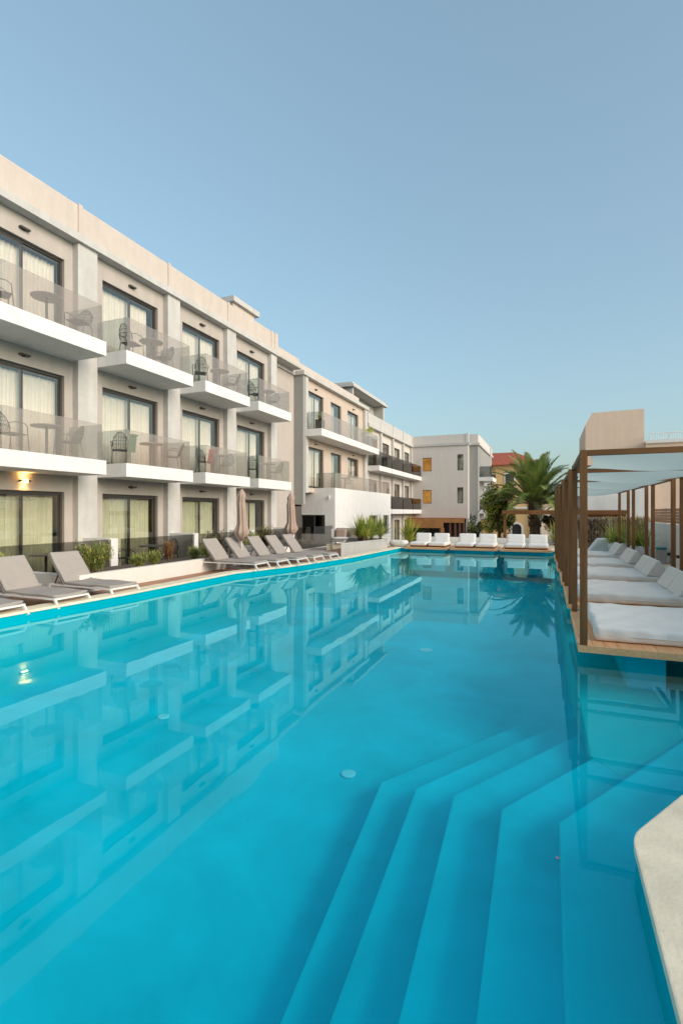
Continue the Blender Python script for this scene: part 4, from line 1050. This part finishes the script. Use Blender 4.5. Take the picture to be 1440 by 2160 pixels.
# far timber beam structure
t = Thing('timber_pergola','long brown timber beam pergola crossing behind the palm trunk','pergola',(0,24.8,0))
m = MB(); m.box(-2.0,3.15,24.8,24.95,1.47,1.66); t.part('beam', m, M['beamw'])
m = MB(); m.box(1.55,3.15,24.96,26.2,1.36,1.63); t.part('roof', m, M['beamw'])
for xx in (-1.95,.55,3.0):
    m = MB(); m.box(xx,xx+.12,24.97,25.09,-.2,1.468 if xx<1.5 else 1.355); t.part('post', m, M['postw'])

# right-hand houses
H1 = Thing('house','peach house with a tall square roof tower and a lower roof terrace, at right','house',(3.5,30,-1.3))
m = MB(); m.box(4.0,14,25.6,40,-1.3,4.72); H1.part('wall', m, M['tower'])
m = MB(); m.prism([(1.62,26.05),(4.11,26.05),(4.11,31),(1.90,31),(1.62,30.5)],-1.3,6.28)
tw = MB(); tw.add([(1.62,26.0,-1.3),(3.99,26.0,-1.3),(3.99,31,-1.3),(1.62,31,-1.3),(1.62,26.0,5.65),(1.90,26.0,6.18),(3.99,26.0,6.22),(3.99,31,6.22),(1.90,31,6.18),(1.62,31,5.65)],
   [(3,2,1,0),(0,1,6,5,4),(1,2,7,6),(2,3,9,8,7),(3,0,4,9),(4,5,8,9),(5,6,7,8)])
H1.part('tower', tw, M['tower'])
m = MB(); m.box(3.98,14,25.5,25.6,4.6,4.74); H1.part('ledge', m, M['white'])
m = MB(); m.tube([(4.15,25.7,5.05),(6.4,25.7,5.05)],.02,6); m.tube([(4.15,25.7,4.74),(4.15,25.7,5.05)],.02,6)
xx=4.4
while xx < 6.4: m.tube([(xx,25.7,4.72),(xx,25.7,5.05)],.008,4); xx+=.09
for xx in (4.15,4.9,5.6): m.tube([(xx,25.7,4.72),(xx,25.7,5.05)],.02,5)
H1.part('roof_railing', m, M['white'])
m = MB(); m.box(5.75,5.95,25.9,26.1,4.72,5.1); H1.part('chimney', m, M['fence'])
H2 = Thing('garden_building','plain white low building behind the timber pergola, at right','building',(3,25.3,-.2))
m = MB(); m.box(1.62,4.1,25.25,25.9,-.2,3.0); H2.part('wall', m, M['white'])
m = MB(); m.box(1.6,4.12,25.22,25.95,3.003,3.08); H2.part('coping', m, M['cream'])
m = MB(); m.box(.15,1.55,27.5,28.2,-1.3,1.25)
H3 = Thing('house','yellow two-storey house with red tiled roof behind the palm','house',(-4,62,-1.3))
m = MB(); wall_y(m,60.0,.3,-7.4,-1.0,-1.3,6.9,[(-3.75,-2.75,-1.3,.25)]); m.box(-7.4,-1.0,60.32,70,-1.3,6.9)
H3.part('wall', m, M['yellow'])
rt = MB(); rt.add([(-8.0,59.4,6.92),(-.4,59.4,6.92),(-.4,70,6.92),(-8.0,70,6.92),(-6.4,62.8,8.65),(-3.6,62.8,8.65)],[(0,1,5,4),(1,2,5),(2,3,4,5),(3,0,4),(3,2,1,0)])
H3.part('roof', rt, M['roof'], recalc=True)
# arched door with white surround
ar = MB(); n=12; pts=[(-3.75,-1.28)]+[(-3.25-.5*math.cos(PI*k/n), -.25+.48*math.sin(PI*k/n)) for k in range(n+1)]+[(-2.75,-1.28)]
ar.add([(x,60.1,z) for x,z in pts]+[(x,60.2,z) for x,z in pts],[tuple(range(len(pts))),tuple(len(pts)+i for i in reversed(range(len(pts))))]); H3.part('arched_door', ar, M['black'])
sf = MB(); po=[(-3.95,-1.28)]+[(-3.25-.7*math.cos(PI*k/n), -.25+.70*math.sin(PI*k/n)) for k in range(n+1)]+[(-2.55,-1.28)]
k_=len(pts); sf.add([(x,59.94,z) for x,z in po]+[(x,59.94,z) for x,z in pts]+[(x,60.0,z) for x,z in po]+[(x,60.0,z) for x,z in pts],
  [(i,i+1,k_+i+1,k_+i) for i in range(k_-1)]+[(2*k_+i,3*k_+i,3*k_+i+1,2*k_+i+1) for i in range(k_-1)]+[(i,2*k_+i,2*k_+i+1,i+1) for i in range(k_-1)]+[(k_+i,k_+i+1,3*k_+i+1,3*k_+i) for i in range(k_-1)]); H3.part('door_surround', sf, M['white'], recalc=False)
m = MB(); m.box(-1.6,-1.2,59.7,60.0,-1.3,6.88); H3.part('corner_pillar', m, M['white'])
m = MB(); m.box(-7.6,-1.0,59.75,60.0,1.95,2.15); H3.part('ledge', m, M['white'])
m = MB(); m.box(-4.6,-3.4,59.93,60.0,4.2,6.0); wq=H3.part('window', m, M['white']); m = MB(); m.box(-4.45,-3.55,59.90,59.93,4.3,5.9); H3.part('pane', m, M['frame'], parent=wq)
H4 = Thing('house','pale cream house in the distance right of the palm','house',(3,66,-1.3))
m = MB(); m.box(-.7,3.0,64,72,-1.3,2.6); H4.part('wall', m, M['cream'])
m = MB(); m.box(-.9,3.2,63.8,72,2.603,2.85); H4.part('roof', m, M['yellow'])
m = MB(); m.box(.3,.9,63.94,64,.2,1.4); H4.part('window', m, M['frame'])
m = MB(); m.box(-5.5,1.5,24.6,24.75,-.2,.36)
tag(mesh_obj('terrace_wall', m, M['white']),'low white wall behind the far daybeds','wall')
# far back-drop houses behind the pergola posts
H5 = Thing('house','white building seen between the left pergola posts','house',(2,36,-1.3))
m = MB(); m.box(.75,3.2,34,40,-1.3,2.45); H5.part('wall', m, M['white'])
m = MB(); m.box(.65,3.3,33.9,40,2.453,2.6); H5.part('roof', m, M['cream'])
# houses across the street, seen only as reflections in the balcony glass
for (x0,y0,w_,d_,h_) in ((26,8,9,10,5.2),(27,21,9,9,6.0),(28,33,9,9,4.8)):
    H = Thing('house','plastered house with tiled roof across the street, seen in the glass','house',(x0,y0,-.2),group='houses across the street')
    m = MB(); m.box(x0,x0+w_,y0,y0+d_,-.2,h_); H.part('wall', m, M['wing'])
    rt = MB(); q=.5; cx=x0+w_/2; rt.add([(x0-q,y0-q,h_+.01),(x0+w_+q,y0-q,h_+.01),(x0+w_+q,y0+d_+q,h_+.01),(x0-q,y0+d_+q,h_+.01),(cx,y0+3,h_+1.8),(cx,y0+d_-3,h_+1.8)],[(0,1,4),(1,2,5,4),(2,3,5),(3,0,4,5),(3,2,1,0)]); H.part('roof', rt, M['roof'])
    for k in range(3):
        for z in (.8,3.2):
            m = MB(); m.box(x0-.04,x0-.003,y0+1.2+k*2.8,y0+2.3+k*2.8,z,z+1.2); H.part('window', m, M['frame'])

# pool floor inlets
for i,(px,py,lab) in enumerate(((345,1513,'round white inlet on the pool floor, left one'),(735,1634,'round white inlet on the pool floor, nearest the steps'),(898,1372,'round white inlet on the pool floor, farthest one'))):
    k = (px-720)/1060; d = (1.58-ZF)*1060/(py-1080)
    X = (-.3795+.9252*k)*d; Y = (.9252+.3795*k)*d
    m = MB(); rr=.075 if i<2 else .13; m.lathe((X,Y,ZF),[(0,.004),(rr,.004),(rr,.014),(rr*.8,.02),(0,.022)],20)
    tag(mesh_obj('pool_inlet', m, plain('inlet_plastic_%d'%i,(.08,.64,.74),.6)), lab, 'pool inlet', 'round inlets on the pool floor')

M['petal'] = plain('petal_skin', (.55,.16,.06), .7)
rnd = random.Random(21)
for (px,py) in ((1170,1445),(1262,1502),(1313,1463),(1322,1490),(1176,1812)):
    k = (px-720)/1060; d = 1.58*1060/(py-1080); X = (-.3795+.9252*k)*d; Y = (.9252+.3795*k)*d
    m = MB(); a = rnd.uniform(0,6); q = .011; m.add([(q*math.cos(a+t)*(1 if i_%2 else .5), q*math.sin(a+t)*(1 if i_%2 else .5), .004+.003*(i_%2)) for i_,t in enumerate((0,1.5,3.1,4.7))],[(0,1,2,3)])
    o = mesh_obj('petal', m, M['petal'], recalc=False); o.location=(X,Y,0); tag(o,'tiny rusty petal floating on the pool water','petal','tiny petals floating on the pool')
# ------------------------------------------------------------------ camera, light, sky
cam = bpy.data.cameras.new('camera'); co = bpy.data.objects.new('camera', cam); COL.objects.link(co)
co.location=(0,0,1.58); co.rotation_euler=(R(90),0,R(22.3)); cam.sensor_width=36; cam.lens=1060/2160*36; cam.clip_start=.05; cam.clip_end=6000
S.camera = co
EL, AZ = 9.0, 104.0      # azimuth measured from +Y clockwise (towards +X)
world = bpy.data.worlds.new('World'); S.world = world; world.use_nodes=True
nt = world.node_tree; bg = nt.nodes['Background']; sky = nt.nodes.new('ShaderNodeTexSky')
sky.sky_type='NISHITA'; sky.sun_disc=False; sky.sun_elevation=R(EL); sky.sun_rotation=R(AZ); sky.altitude=0; sky.air_density=1.0; sky.dust_density=3.2; sky.ozone_density=1.5
gm = nt.nodes.new('ShaderNodeGamma'); gm.inputs[1].default_value=.56
tm = nt.nodes.new('ShaderNodeMix'); tm.data_type='RGBA'; tm.blend_type='MULTIPLY'; tm.inputs[0].default_value=1; tm.inputs[7].default_value=(.93,1.13,1.20,1)
nt.links.new(sky.outputs[0], gm.inputs[0]); nt.links.new(gm.outputs[0], tm.inputs[6]); nt.links.new(tm.outputs[2], bg.inputs[0]); bg.inputs[1].default_value=.15
sl = bpy.data.lights.new('sun','SUN'); sl.energy=1.25; sl.angle=R(40); sl.color=(1.,.87,.76)
so_ = bpy.data.objects.new('sun', sl); COL.objects.link(so_)
dv_ = Vector((math.sin(R(AZ))*math.cos(R(EL+15)), math.cos(R(AZ))*math.cos(R(EL+15)), math.sin(R(EL+15))))
so_.rotation_euler = dv_.to_track_quat('Z','Y').to_euler()
S.view_settings.view_transform='Standard'; S.view_settings.look='None'; S.view_settings.gamma=1; S.view_settings.exposure=1.4
S.cycles.max_bounces=10; S.cycles.transparent_max_bounces=24; S.cycles.glossy_bounces=5; S.cycles.diffuse_bounces=4
S.cycles.use_denoising=True
try: S.cycles.denoiser='OPENIMAGEDENOISE'
except Exception: pass
S.cycles.sample_clamp_indirect=6; S.cycles.caustics_reflective=False
